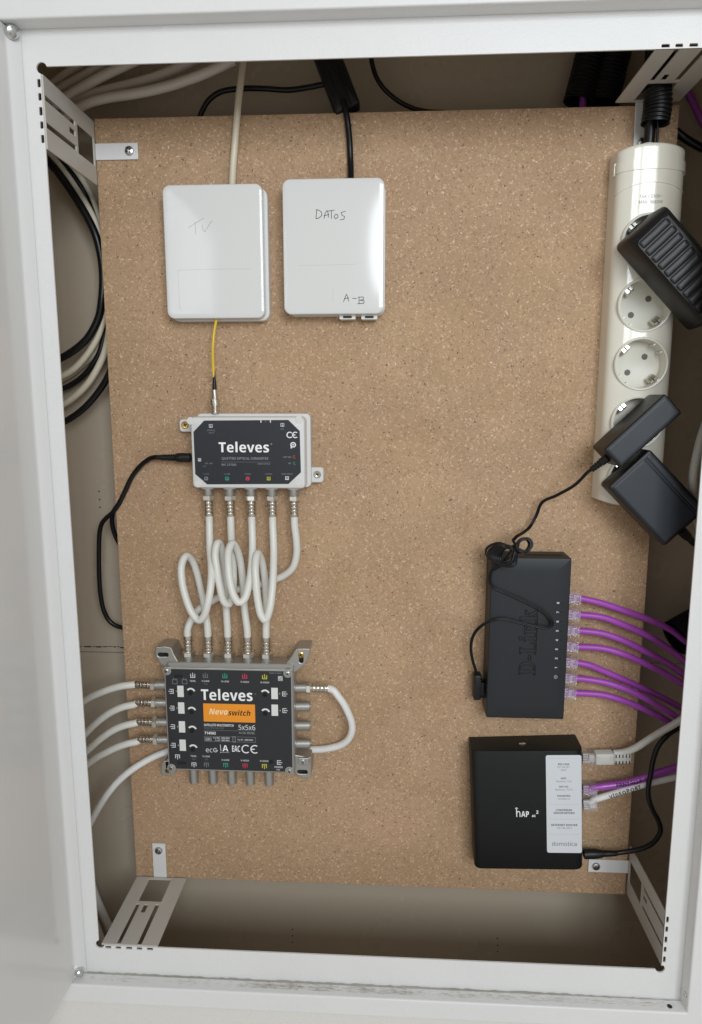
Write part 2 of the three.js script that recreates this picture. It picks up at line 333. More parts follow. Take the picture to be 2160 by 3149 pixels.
// the box behind
part('backing', box(-80, 90, 580, -864, -46, -44, 0, 0), M.dark, cabinet);
part('back_panel', (() => { const s = rect(-78, 88, 578, -505); return slab(s, -43, -41); })(), M.inside, cabinet);
part('back_panel', (() => { const s = rect(-78, -505.8, 578, -862); return slab(s, -43, -41.3); })(), M.inside, cabinet);
part('side_panel', box(-80, 90, -78, -864, -43, HL - 1.4, 0, 0.2), M.insideSheet, cabinet);
part('side_panel', box(578, 90, 580, -864, -43, HL - 1.4, 0, 0.2), M.insideSheet, cabinet);
part('top_panel', box(-80, 88, 580, 90, -43, HL - 1.4, 0, 0.2), M.insideSheet, cabinet);
part('floor_panel', box(-80, -862, 580, -864, -43, HL - 1.4, 0, 0.2), M.insideSheet, cabinet);
part('front_strip', (() => { const s = rect(-80, 90, 580, -864); s.holes.push(rect(-10.5, 25.5, 521.5, -760.5)); return slab(s, HL - 3.4, HL - 1.6); })(), M.insideSheet, cabinet);
part('pin_hole', [[305, 1511], [307, 1536], [308, 1560], [900, 2858], [900, 2878], [900, 2898], [1530, 2886], [1531, 2907], [1531, 2926]].map(([x, y]) => turned([[0.85, 0], [0.85, 0.12], [0, 0.12]], at(x, y, y > 2000 ? -41.2 : -40.9), [0, 0, 1], 10)), M.dark, cabinet).userData.kind = 'stuff';
part('panel_seam', (() => {                                      // the ragged joint between the two back sheets
  const g = [], a = at(232, 1986, -41), b = at(480, 1991, -41);
  for (let i = 0, x = a[0]; x < b[0]; i++) { const l = rr(2, 9), w = rr(0.5, 1.3); const y = a[1] + (b[1] - a[1]) * (x - a[0]) / (b[0] - a[0]) + rr(-0.5, 0.5); g.push(box(x, y, x + l, y - w, -40.9, -40.6, 0, 0)); x += l + rr(0, 2.5); }
  return g;
})(), M.dark, cabinet);
// the door, hinged at the side and swung open
{
  const s = new THREE.Shape();                                   // its section, in (x, z) with z out of the lip
  s.moveTo(-9.6, 0.6).bezierCurveTo(-11, 3, -13.5, 6.2, -16.2, 8.2).bezierCurveTo(-16.9, 9, -17, 10, -17.1, 12).lineTo(-27, 478).lineTo(-45, 476).lineTo(-36, 6).lineTo(-22, 0.6).closePath();
  const g = new THREE.ExtrudeGeometry(s, { depth: 784, bevelEnabled: false, curveSegments: 8 });
  g.rotateX(Math.PI / 2).scale(1, 1, 1);                         // (x, z, depth) -> (x, -depth, z)
  g.translate(0, 24.2, HL);
  const d = part('door', toCreasedNormals(g, 0.5), M.doorPaint, cabinet);
  for (const [x, y, z, r] of [[-13, 20.5, 7.0, 5.0], [-13.4, -755, 7.0, 3.9]]) {
    const [head, cross] = panHead([x, y, HL + z], [0.72, y > 0 ? -0.35 : 0.15, 0.62], r, 4.4); part('hinge_screw', head, M.zinc, d); part('cross_recess', cross, M.dark, d);
  }
}

// ------------------------------------------------------------------ the particle board
{
  const s = rect(3.6, -1.4, 502.6, -733.8, 1.2), g = slab(s, -10, 0, 0.5);
  uvPlan(g, 3.6, -733.8, 502.6, -1.4);
  single('particle_board', 'large speckled brown particle board that carries all the devices', 'board', g, M.board);
}

// ------------------------------------------------------------------ coax connectors and cables
const unit = (a, b) => { const l = Math.hypot(b[0] - a[0], b[1] - a[1]); return [(b[0] - a[0]) / l, (b[1] - a[1]) / l, 0]; };
function connector(origin, dir, parent, r = 4.1, len = 15) {     // a compression plug: ringed sleeve with its hex nut
  const p = [[r * 0.92, 3.6], [r * 0.92, 5.2]]; const n = 4, l = (len - 6.4) / n;
  for (let i = 0; i < n; i++) { const t = 5.2 + i * l; p.push([r * 0.82, t + l * 0.08], [r * 0.82, t + l * 0.3], [r * 1.02, t + l * 0.42], [r * 1.06, t + l * 0.7], [r * 1.0, t + l * 0.95]); }
  p.push([r * 1.02, len - 1], [r * 0.98, len], [r * 0.7, len + 0.02]);
  const s = part('connector', turned(p, origin, dir, 22), M.nickel, parent);
  part('hex_nut', turned([[2, 0], [5.0, 0], [5.9, 0.6], [5.9, 4.2], [5.0, 4.8], [2, 4.8]], origin, dir, 6, true, Math.PI / 6 + rr(-0.2, 0.2)), M.nut, s);
  return [origin[0] + dir[0] * len, origin[1] + dir[1] * len, origin[2] + (dir[2] || 0) * len];
}
// print along a cable: a strip wrapped on the side that faces out
function writeOn(parent, name, pts, r, from, to, text, { color = '#3a3733', size = 44, font = 'sans-serif', spread = 2.4, jitter = 0, weight = 'normal', up = Z, flip = false } = {}) {
  const len = curveOf(pts).getLength() * (to - from), wpx = 1024, hpx = Math.max(32, Math.round(wpx * (r * spread) / len)), [c, g] = canvas(wpx, hpx);
  g.fillStyle = color; g.textBaseline = 'middle'; const fs = hpx * size / 100; g.font = `${weight} ${fs}px ${font}`;
  if (flip) { g.translate(wpx, hpx); g.rotate(Math.PI); }
  const widths = [...text].map((ch) => g.measureText(ch).width), sum = widths.reduce((a, b) => a + b, 0), gap = (wpx - sum) / (text.length + 1);
  let x = gap;
  [...text].forEach((ch, i) => { g.save(); g.translate(x + widths[i] / 2, hpx / 2 + rr(-jitter, jitter) * hpx); g.rotate(rr(-jitter, jitter) * 1.5); g.fillText(ch, -widths[i] / 2, 0); g.restore(); x += widths[i] + gap; });
  return part(name, cable(pts, r + 0.12, { from, to, spread, sides: 20, up }), print(c, 0.6), parent);
}
const zc = survey(520, 1200, 0.3137), zj = survey(440, 1600, 0.4391), zm = survey(460, 1950, 0.3262), zl = survey(180, 2000, 0.4089);

// the optical converter
const HC = 30;
const conv = thing('optical_converter', 'white optical converter box with black printed face and five sockets below', 'converter', [138, -322, 0]);
{
  part('housing', [rings(89.5, -256, 192.5, -322.2, 4, [[0.3, 0.2], [0, 1], [0, 15], [0.4, 15.4], [1.6, 15.5]]), ], M.converter, conv);
  part('cover', rings(87.2, -258.4, 189.2, -322, 4, [[0, 15.6], [0, 27.5], [0.3, 28.6], [1.0, 29.5], [2.2, 30], [20, 30.05]], 0.5), M.converter, conv);
  for (const [x, y] of [[212, 300], [1275, 288], [1270, 905], [290, 915]]) { const o = zc(x, y, HC); part('corner_pad', turned([[3.4, 0], [3.3, 0.35], [0, 0.4]], [o[0], o[1], HC], [0, 0, 1], 24), M.converter, conv); }
  const ear = (pts, r, hole2, mat) => {
    const a = zc(...pts[0], 9), b = zc(...pts[1], 9); const e = part('mounting_ear', slab(rect(a[0], a[1], b[0], b[1], r), 0.2, 9, 0.8), M.converter, conv);
    const o = zc(...hole2, 9); part('screw', turned([[3.4, 0], [3.4, 0.6], [2.9, 1.0], [1.4, 0.9], [0, 0.5]], [o[0], o[1], 8.9], [0, 0, 1], 22), mat, e);
    part('cross_recess', [0.4, 1.97].map((t) => new THREE.BoxGeometry(3.6, 0.7, 0.3).rotateZ(t).translate(o[0], o[1], 9.85)), M.dark, e);
  };
  ear([[100, 285], [300, 408]], 3, [158, 342], M.brass); ear([[1330, 755], [1515, 905]], 3, [1455, 826], M.nickel);
  // printed face
  const [c, g] = canvas(1280, 800), X0 = 90.3, X1 = 186.2, Y0 = -261.8, Y1 = -318.6;
  const q = (x, y) => { const p = zc(x, y, HC + 0.35); return [(p[0] - X0) / (X1 - X0) * 1280, (p[1] - Y0) / (Y1 - Y0) * 800]; };
  g.fillStyle = '#1d2027'; g.fillRect(0, 0, 1280, 800);
  const txt = (s, x, y, size, color = '#c9cbd0', font = 'sans-serif', weight = '', align = 'center', squeeze = 1) => { const [a, b] = q(x, y); g.save(); g.translate(a, b); g.scale(squeeze, 1); g.font = `${weight} ${size}px ${font}`; g.textAlign = align; g.textBaseline = 'middle'; g.fillStyle = color; g.fillText(s, 0, 0); g.restore(); };
  txt('Televes', 735, 560, 172, '#f1f1ef', 'sans-serif', 'bold', 'center', 0.98); txt('®', 1004, 528, 26);
  txt('QUATTRO OPTICAL CONVERTER', 745, 670, 41, '#9fa3ab', 'sans-serif', '', 'center', 0.96);
  { const [a, b] = q(512, 702), [d] = q(995, 698); g.fillStyle = '#7d8088'; g.fillRect(a, b, d - a, 3); }
  txt('Ref. 237003', 588, 730, 34, '#9fa3ab'); txt('OMM-SFO5N', 930, 722, 26, '#8d9098');
  txt('OPTICAL', 414, 393, 26, '#8d9098'); txt('INPUT', 416, 418, 22, '#8d9098'); txt('DTT', 1112, 383, 24, '#8d9098'); txt('12V - 20V ⎓', 395, 718, 22, '#a5a8ae'); txt('1.0A', 345, 744, 20, '#8d9098');
  txt('OPT ON', 1160, 656, 26, '#a5a8ae'); txt('DC', 1185, 716, 26, '#a5a8ae');
  [['V-LOW', 365, '#7c7f86'], ['H-LOW', 570, '#8d9098'], ['V-HIGH', 772, '#8d9098'], ['H-HIGH', 978, '#8d9098'], ['TERR/DAB/FI', 1158, '#8d9098']].forEach(([s, x, k]) => txt(s, x, 822, 24, k));
  const port = (x, y, color, w = 36) => { const [a, b] = q(x, y); g.strokeStyle = color; g.lineWidth = 7; g.strokeRect(a - w / 2, b - w / 2, w, w); g.fillStyle = color; g.beginPath(); g.moveTo(a - 8, b + 4); g.lineTo(a + 8, b + 4); g.lineTo(a, b + 22); g.fill(); g.fillRect(a - 3, b - 10, 6, 18); };
  port(365, 866, '#8b8e95'); port(570, 866, '#1fa394'); port(978, 866, '#c3c41a'); port(1158, 862, '#e6e6e6'); port(410, 350, '#c9cbd0'); port(1112, 340, '#c9cbd0'); port(300, 682, '#d5d7db', 30);
  { const [a, b] = q(772, 866); g.fillStyle = '#c03450'; g.beginPath(); g.arc(a, b, 25, 0, 7); g.fill(); g.fillStyle = '#7c1f35'; g.fillRect(a - 9, b - 9, 18, 22); }
  for (const [x, y, k] of [[1230, 654, '#a5421f'], [1232, 716, '#1f7a4a']]) { const [a, b] = q(x, y); g.strokeStyle = k; g.lineWidth = 7; g.beginPath(); g.arc(a, b, 17, 0.6, 5.2); g.stroke(); g.fillStyle = k; g.beginPath(); g.arc(a, b, 6, 0, 7); g.fill(); }
  const ce = (x, y, R, w) => { const [a, b] = q(x, y); g.strokeStyle = '#e9e9e9'; g.lineWidth = w; g.beginPath(); g.arc(a - R * 0.55, b, R, 0.75, 5.53); g.stroke(); g.beginPath(); g.arc(a + R * 1.45, b, R, 0.9, 5.38); g.stroke(); g.fillStyle = '#e9e9e9'; g.fillRect(a + R * 0.5, b - w / 2, R * 0.95, w); };
  ce(1200, 438, 33, 13);
  { const [a, b] = q(1218, 538); g.strokeStyle = '#e9e9e9'; g.lineWidth = 14; g.beginPath(); g.arc(a, b - 4, 27, 0, 7); g.stroke(); g.fillStyle = '#e9e9e9'; g.fillRect(a - 30, b, 14, 42); g.beginPath(); g.arc(a, b - 4, 10, 0, 7); g.fill(); }
  g.fillStyle = '#d9d9d9'; for (const x of [902, 995]) { const [a, b] = q(x, 305); g.fillRect(a - 6, b - 18, 12, 34); } { const [a, b] = q(948, 302); g.fillStyle = '#6a6d73'; g.fillRect(a - 3, b - 12, 6, 26); }
  const face = poly([[345, 297], [1170, 291], [1282, 400], [1294, 805], [1172, 919], [375, 923], [258, 822], [240, 408]].map(([x, y]) => zc(x, y, HC + 0.35)));
  part('printed_face', uvPlan(slab(face, HC + 0.06, HC + 0.35), X0, Y1, X1, Y0), std({ map: colorMap(c), roughness: 0.42 }), conv);
}
const portX = [385, 597, 805, 1010, 1225].map((x) => zc(x, 1030, 14)[0]);
for (const x of portX) {
  part('collar', turned([[6.6, 0], [6.4, 1.6], [5.4, 2.8], [4, 2.9]], [x, -321.6, 14], [0, -1, 0], 24), M.converter, conv);
  part('socket', turned([[4.6, 2.5], [4.6, 8.4], [4.4, 8.8], [3, 8.8]], [x, -321.6, 14], [0, -1, 0], 24), M.cast, conv);
}
// fibre socket on top of the box
const fib = zc(455, 225, 15);
part('socket', turned([[3.6, 0], [3.6, 1.5], [2.6, 1.6], [2.6, 4]], [fib[0], -256, 15], [0, 1, 0], 18), M.nickel, conv);

// the multiswitch
const HM = 28;
const msw = thing('multiswitch', 'cast metal satellite multiswitch with orange print and sockets on all four sides', 'multiswitch', [114, -596, 0]);
const mq = (x, y) => zm(x, y, HM + 0.7);
{
  part('housing', rings(54.6, -487.5, 176, -597, 3, [[0.5, 10], [0, 10.6], [0.4, 25.6], [1.0, 26.2], [3, 26.3]], 0.5), M.cast, msw);
  const A = mq(143, 326), B = mq(1352, 1305);
  const X0 = A[0], X1 = B[0], Y0 = A[1], Y1 = B[1];
  part('rim', (() => { const s = rect(X0 - 0.9, Y0 + 1.2, X1 + 1.0, Y1 - 1.0, 3); s.holes.push(rect(X0 + 0.9, Y0 - 0.9, X1 - 0.9, Y1 + 0.9, 1.6)); return slab(s, 24, HM + 0.3, 0.5); })(), M.cast, msw);
  const W = 1440, H = Math.round(1440 * (Y0 - Y1) / (X1 - X0)), [c, g] = canvas(W, H);
  const q = (x, y) => { const p = mq(x, y); return [(p[0] - X0) / (X1 - X0) * W, (p[1] - Y0) / (Y1 - Y0) * H]; };
  g.fillStyle = '#26272a'; g.fillRect(0, 0, W, H);
  const txt = (s, x, y, size, color = '#d9d9d9', weight = '', align = 'center', squeeze = 1, style = '') => { const [a, b] = q(x, y); g.save(); g.translate(a, b); g.scale(squeeze, 1); g.font = `${style} ${weight} ${size}px sans-serif`; g.textAlign = align; g.textBaseline = 'middle'; g.fillStyle = color; g.fillText(s, 0, 0); g.restore(); };
  txt('Televes', 730, 578, 178, '#f2f2f0', 'bold', 'center', 0.93); txt('®', 1000, 566, 26, '#88898c');
  { const a = q(506, 653), b = q(999, 836); g.fillStyle = '#ee9524'; g.fillRect(a[0], a[1], b[0] - a[0], b[1] - a[1]); }
  txt('Nevo', 736, 735, 96, '#f7dfb8', 'bold', 'right', 0.92, 'italic'); txt('switch', 738, 742, 90, '#20170c', 'bold', 'left', 0.92, 'italic');
  txt('SATELLITE MULTISWITCH', 514, 856, 40, '#e2e2e2', 'bold', 'left', 0.72); txt('MULTISCHALTER', 516, 884, 36, '#77787b', '', 'left', 0.85); txt('5x5x6', 918, 882, 82, '#dedede', '', 'center', 0.92);
  const line = (x0, y0, x1, y1, k = '#86878a', w = 3) => { const a = q(x0, y0), b = q(x1, y1); g.strokeStyle = k; g.lineWidth = w; g.beginPath(); g.moveTo(...a); g.lineTo(...b); g.stroke(); };
  line(516, 908, 998, 914); txt('714502', 518, 932, 44, '#ececec', 'bold', 'left', 0.92); txt('Art.Nr MS56C', 996, 936, 34, '#a9aaad', '', 'right', 0.9);
  { const a = q(518, 962), b = q(1000, 1022); g.strokeStyle = '#9a9b9e'; g.lineWidth = 3; g.strokeRect(a[0], a[1], b[0] - a[0], b[1] - a[1]); }
  txt('SAT', 556, 992, 30, '#d0d0d0', 'bold'); { const a = q(530, 976), b = q(584, 1006); g.strokeStyle = '#d0d0d0'; g.strokeRect(a[0], a[1], b[0] - a[0], b[1] - a[1]); const d = q(786, 968), e = q(810, 1018); g.strokeRect(d[0], d[1], e[0] - d[0], e[1] - d[1]); }
  txt('4 x 950 - 2400 MHz', 680, 980, 26, '#d6d6d6', 'bold', 'center', 0.85); txt('1 x 47 - 862 MHz', 686, 1002, 26, '#d6d6d6', 'bold', 'center', 0.85); txt('5 x 47 - 2400 MHz', 905, 998, 26, '#d6d6d6', 'bold', 'center', 0.85);
  txt('ec', 562, 1092, 84, '#d2d2d2', '', 'center'); { const [a, b] = q(622, 1094); g.strokeStyle = '#d2d2d2'; g.lineWidth = 9; g.beginPath(); g.arc(a, b, 22, 0, 5.4); g.stroke(); g.fillStyle = '#d2d2d2'; g.fillRect(a - 2, b - 4, 28, 9); }
  line(668, 1042, 674, 1102, '#e4e4e4', 7); txt('.', 672, 1102, 60, '#e4e4e4', 'bold'); txt('A', 716, 1078, 104, '#ececec', 'bold'); line(676, 1114, 752, 1118, '#bcbcbc', 5); txt('EAC', 816, 1082, 104, '#ececec', 'bold', 'center', 0.52);
  const ce = (x, y, R, w) => { const [a, b] = q(x, y); g.strokeStyle = '#ececec'; g.lineWidth = w; g.beginPath(); g.arc(a - R * 0.62, b, R, 0.85, 5.43); g.stroke(); g.beginPath(); g.arc(a + R * 1.62, b, R, 0.95, 5.33); g.stroke(); g.fillStyle = '#ececec'; g.fillRect(a + R * 0.7, b - w / 2, R * 0.85, w); };
  ce(934, 1085, 46, 13);
  const sym = (x, y, k, dir) => {                                // an open square with an arrow through its open side
    const [a, b] = q(x, y), s = 24; g.save(); g.translate(a, b); g.rotate(dir); g.strokeStyle = k; g.lineWidth = 8; g.beginPath(); g.moveTo(-s, -s * 0.8); g.lineTo(-s, s); g.lineTo(s, s); g.lineTo(s, -s * 0.8); g.stroke();
    g.fillStyle = k; g.fillRect(-4, -s - 8, 8, s * 1.2); g.beginPath(); g.moveTo(-13, 0); g.lineTo(13, 0); g.lineTo(0, 17); g.fill(); g.restore();
  };
  [[408, 390, '#dcdcdc', 'TERR.'], [527, 390, '#77787b', 'V-LOW'], [711, 393, '#1fa57f', 'H-LOW'], [898, 398, '#d5324f', 'V-HIGH'], [1086, 403, '#cfd024', 'H-HIGH']].forEach(([x, y, k, s], i) => { sym(x, y, k, 0); txt(s, x + 2, y + 54, 28, '#c4c4c6', 'bold'); if (i === 1) txt('12V ⎓', x + 10, y + 84, 22, '#8b8c8f'); });
  [[420, 1232, '#dcdcdc', 'TERR.'], [537, 1234, '#77787b', 'V-LOW'], [719, 1238, '#1fa57f', 'H-LOW'], [902, 1243, '#d5324f', 'V-HIGH'], [1084, 1248, '#cfd024', 'H-HIGH']].forEach(([x, y, k, s], i) => { sym(x, y, k, Math.PI); txt(s, x - 2, y - (i < 2 ? 80 : 50), 28, '#c4c4c6', 'bold'); if (i < 2) txt('12V ⎓', x + 4, y - 50, 22, '#8b8c8f'); });
  sym(265, 1157, '#dcdcdc', Math.PI); [[205, 540, '1'], [212, 698, '2'], [218, 873, '3'], [224, 1048, '4']].forEach(([x, y, s]) => { sym(x, y, '#dcdcdc', Math.PI * 1.5); txt(s, x + 48, y, 22, '#dcdcdc', 'bold'); });
  [[1275, 565, '5'], [1278, 722, '6']].forEach(([x, y, s]) => { sym(x, y, '#dcdcdc', Math.PI / 2); txt(s, x - 46, y - 2, 22, '#dcdcdc', 'bold'); });
  sym(1226, 1212, '#dcdcdc', Math.PI * 0.5); txt('POWER', 1218, 1256, 28, '#d0d0d0', 'bold'); txt('12V ⎓', 1220, 1280, 24, '#d0d0d0', 'bold'); txt('Made in Spain', 1190, 368, 22, '#9a9b9e');
  { const a = q(1212, 396), b = q(1256, 442); g.fillStyle = '#b9babd'; g.fillRect(a[0], a[1], b[0] - a[0], b[1] - a[1]); g.strokeStyle = '#303135'; g.lineWidth = 5; g.beginPath(); g.moveTo(a[0] + 8, b[1] - 8); g.lineTo(b[0] - 8, a[1] + 10); g.moveTo(a[0] + 22, b[1] - 10); g.lineTo(b[0] - 8, b[1] - 10); g.stroke(); }
  g.strokeStyle = '#97989b'; g.lineWidth = 4; for (const x of [240, 332]) { const a = q(x - 24, 430), b = q(x + 22, 470); g.strokeRect(a[0], a[1], b[0] - a[0], b[1] - a[1]); g.beginPath(); g.moveTo(a[0] + 14, a[1]); g.lineTo(a[0] + 14, a[1] - 24); g.moveTo(a[0] + 30, a[1] - 10); g.lineTo(b[0] - 4, a[1] - 10); g.stroke(); }
  txt('●', 355, 1152, 40, '#e0e0e0');
  for (const [x, y] of [[293, 540], [300, 697], [307, 875], [314, 1048], [1180, 560], [1182, 718]]) { const a = q(x - 32, y - 54), b = q(x + 32, y + 54); g.fillStyle = '#dcdcd8'; g.fillRect(a[0], a[1], b[0] - a[0], b[1] - a[1]); }
  for (const [x, y] of [[390, 550], [398, 728], [404, 906], [412, 1082], [1090, 566], [1094, 744]]) { const [a, b] = q(x, y); g.strokeStyle = '#e3e3df'; g.lineWidth = 20; g.beginPath(); g.arc(a, b, 45, 3.75, 5.95); g.stroke(); }
  part('printed_plate', uvPlan(slab(rect(X0 + 0.4, Y0 - 0.4, X1 - 0.4, Y1 + 0.4, 1.6), HM - 1, HM + 0.7, 0.2), X0, Y1, X1, Y0), std({ map: colorMap(c), roughness: 0.5 }), msw);
  for (const [x, y] of [[390, 550], [398, 728], [404, 906], [412, 1082], [1090, 566], [1094, 744]]) { const p = mq(x - 2, y + 6); part('trim_knob', turned([[2.3, 0], [2.3, 0.15], [1.9, 0.28], [0, 0.2]], [p[0], p[1], HM + 0.7], [0, 0, 1], 20), M.blackCable, msw); }
  { const p = mq(1147, 1206); part('indicator', turned([[1.9, 0], [1.8, 0.4], [0, 0.7]], [p[0], p[1], HM + 0.7], [0, 0, 1], 18), M.blackRubber, msw); }
  for (const [x, y] of [[272, 397], [303, 1216]]) { const p = mq(x, y); part('key_slot', slab(rect(p[0] - 4.4, p[1] - 1.6, p[0] + 4.4, p[1] + 1.6, 1.5), HM + 0.72, HM + 0.95), M.dark, msw); }
  for (const [x, y] of [[163, 348], [1304, 372], [1320, 1290], [208, 1262]]) {
    const p = mq(x, y), pad = part('screw_boss', turned([[4.3, 0], [4.2, 0.9], [3.5, 1.0], [0, 1.0]], [p[0], p[1], HM - 0.2], [0, 0, 1], 24), M.cast, msw);
    const [head, cross] = panHead([p[0], p[1], HM + 0.7], [0, 0, 1], 2.5, 1.5); part('screw', head, M.zinc, pad); part('cross_recess', cross, M.dark, pad);
  }
  // ears that stand the box off the board
  const HE = 24, zE = (x, y) => zm(x, y, HE), ear = (outline, slot, mat, extra) => {
    const s = poly(outline.map(([x, y]) => zE(x, y)));
    const p = zE(...slot.slice(0, 2)); s.holes.push(rect(p[0] - slot[2], p[1] - slot[3], p[0] + slot[2], p[1] + slot[3], Math.min(slot[2], slot[3]) - 0.05));
    const e = part('ear', slab(s, HE - 1.6, HE, 0.7), M.cast, msw), lim = outline.map(([x, y]) => zE(x, y)), mx = lim.reduce((q, p) => q + p[0], 0) / lim.length, my = lim.reduce((q, p) => q + p[1], 0) / lim.length;
    const skirt = poly(lim.map((p) => [mx + (p[0] - mx) * 0.985, my + (p[1] - my) * 0.985])); skirt.holes.push(poly(lim.map((p) => [mx + (p[0] - mx) * 0.86, my + (p[1] - my) * 0.86]))); part('ear_wall', slab(skirt, 0.3, HE - 1.5), M.cast, e);
    if (extra) { const o = zE(...extra); const [head, cross] = panHead([o[0], o[1], extra[2] ?? HE - 1.5], [0, 0, 1], 3.2, 2.2); part('screw', head, mat, e); part('cross_recess', cross, M.dark, e); }
  };
  ear([[62, 124], [150, 118], [205, 130], [226, 185], [262, 250], [335, 322], [250, 360], [180, 330], [105, 285], [58, 215], [52, 160]], [127, 196, 5.0, 1.9]);
  ear([[1512, 150], [1500, 215], [1462, 290], [1395, 345], [1300, 400], [1210, 360], [1280, 290], [1335, 218], [1375, 150], [1400, 138], [1500, 138]], [1430, 235, 2.0, 4.0], M.brass, [1428, 196]);
  ear([[1372, 1140], [1520, 1165], [1524, 1340], [1510, 1362], [1440, 1362], [1375, 1310], [1350, 1270], [1345, 1140]], [1442, 1302, 5.0, 1.9]);
  ear([[112, 1215], [135, 1195], [240, 1195], [260, 1260], [235, 1320], [190, 1338], [125, 1335], [105, 1310]], [172, 1238, 1.9, 4.6], M.brass, [174, 1288]);
  { const a = zm(1403, 1168, HE + 3), b = zm(1503, 1238, HE + 3), o = zm(1446, 1203, HE + 3), p = part('ear_pad', slab(rect(a[0], a[1], b[0], b[1], 1.2), HE, HE + 3, 0.6), M.cast, msw); const [h, k] = panHead([o[0], o[1], HE + 2.8], [0, 0, 1], 2.7, 1.6); part('screw', h, M.zinc, p); part('cross_recess', k, M.dark, p); }
}
const HS = 19;                                                    // height of its sockets over the board
const mswTop = [370, 560, 745, 930, 1105].map((x) => zm(x, 235, HS)[0]), mswLeft = [478, 645, 828, 992].map((y) => zm(110, y, HS)[1]), mswRight = [505, 680, 860, 1030].map((y) => zm(1440, y, HS)[1]), mswFoot = [420, 600, 778, 952, 1130].map((x) => zm(x, 1350, HS)[0]);
const stub = (o, d, len) => part('socket', turned([[5.6, -1], [5.5, 0.4], [4.7, 1.0], [4.7, len - 0.4], [4.4, len], [3.5, len], [3.4, len - 4.5], [0, len - 4.6]], o, d, 24), M.cast, msw);
const topEnd = zm(700, 205, HS)[1];
mswTop.forEach((x) => stub([x, -488, HS], [0, 1, 0], topEnd + 488));
const leftEnd = zm(68, 700, HS)[0]; mswLeft.forEach((y) => stub([55.2, y, HS], [-1, 0, 0], 55.2 - leftEnd));
const rightEnd = zm(1516, 700, HS)[0]; mswRight.forEach((y) => stub([175.6, y, HS], [1, 0, 0], rightEnd - 175.6));
const footEnd = zm(700, 1402, HS)[1]; mswFoot.forEach((x) => stub([x, -596.6, HS], [0, -1, 0], -596.6 - footEnd));

// the five jumpers between converter and multiswitch
const RC = 3.45, jumpers = [
  [[[470, 60, 15], [470, 200, 22], [480, 330, 34], [476, 450, 42], [455, 580, 46], [425, 675, 44], [392, 700, 42], [345, 650, 40], [300, 540, 38], [272, 410, 35], [272, 310, 31], [300, 252, 25], [340, 275, 18], [380, 380, 13], [408, 500, 12], [432, 620, 14], [448, 710, 18], [455, 760, 19]], 1, 'white looped coax jumper that forms the open ring beside the bare board'],
  [[[613, 60, 15], [622, 170, 13], [632, 300, 12], [634, 430, 16], [622, 540, 30], [597, 592, 36], [566, 565, 38], [540, 470, 38], [518, 340, 36], [506, 230, 32], [524, 156, 26], [548, 190, 19], [566, 300, 15], [580, 450, 14], [584, 620, 17], [583, 750, 19]], 2, 'white coax jumper with a slim loop behind the widest loop'],
  [[[765, 60, 15], [768, 180, 20], [760, 330, 30], [742, 450, 38], [712, 550, 44], [676, 578, 46], [640, 535, 46], [612, 440, 44], [598, 310, 40], [600, 215, 34], [626, 162, 27], [662, 210, 19], [690, 330, 14], [704, 480, 13], [712, 620, 16], [722, 750, 19]], 3, 'white coax jumper with the widest loop in the middle of the bunch'],
  [[[915, 60, 15], [916, 200, 20], [914, 350, 30], [905, 500, 38], [886, 630, 43], [858, 700, 44], [830, 670, 44], [806, 570, 42], [792, 430, 39], [788, 310, 34], [802, 232, 26], [826, 265, 19], [850, 380, 14], [862, 520, 14], [866, 650, 17], [865, 750, 19]], 4, 'white coax jumper with a loop set low beside the outermost plain jumper'],
  [[[1068, 60, 15], [1076, 150, 14], [1076, 240, 12], [1050, 330, 10], [990, 385, 8], [930, 412, 7], [850, 440, 7], [740, 470, 7], [640, 490, 8], [540, 535, 9], [440, 590, 10], [370, 645, 13], [332, 710, 17], [327, 755, 19]], 0, 'white coax jumper without a loop, crossing behind the other four'],
];
jumpers.forEach(([pts, to, label], i) => {
  const t = thing('coax_jumper', label, 'cable', [portX[i], -400, 0], 'coax jumpers between converter and multiswitch');
  const a = connector([portX[i], -330.2, 14.2], [0.012, -1, 0], t, 4.1, 19.5), b = connector([mswTop[to], topEnd - 0.6, HS], [0, 1, 0], t, 4.1, 20);
  const mid = path(zj, pts); mid[0] = [portX[i] + 0.3, -357, 14.5]; mid[mid.length - 1] = [mswTop[to], topEnd + 25, HS];
  const all = [[a[0], a[1] + 1.2, a[2]], ...mid, [b[0], b[1] - 1.2, b[2]]];
  const jacket = part('jacket', cable(all, RC), M.coax, t);
  if (i === 0) writeOn(jacket, 'printed_text', all, RC, 0.68, 0.88, 'CXT LSFH 1.02/4.6 75Ω CLASE A', { size: 42, spread: 2.2, up: V3(-0.75, -0.2, 0.63) });
});

// cables that leave the multiswitch towards the door side
const feeds = [
  [[[570, 258, 20], [480, 268, 22], [400, 288, 22], [300, 325, 20], [230, 358, 18], [150, 412, 14], [60, 480, 8], [-60, 600, 0]], 'white coax cable on the topmost side socket, curving towards the door'],
  [[[580, 404, 20], [500, 422, 22], [430, 448, 22], [350, 495, 20], [270, 560, 18], [165, 672, 14], [90, 790, 8], [20, 930, 2]], 'white coax cable on the second side socket, curving down to the lip'],
  [[[590, 544, 20], [510, 562, 22], [430, 592, 22], [340, 648, 20], [265, 710, 18], [172, 800, 14], [100, 890, 8], [20, 1020, 2]], 'white coax cable on the third side socket, between the second and the marked one'],
  [[[602, 682, 20], [530, 700, 22], [450, 726, 22], [360, 768, 20], [280, 812, 18], [180, 892, 14], [100, 990, 8], [40, 1100, 2]], 'white coax cable marked N3 on the lowest side socket'],
];
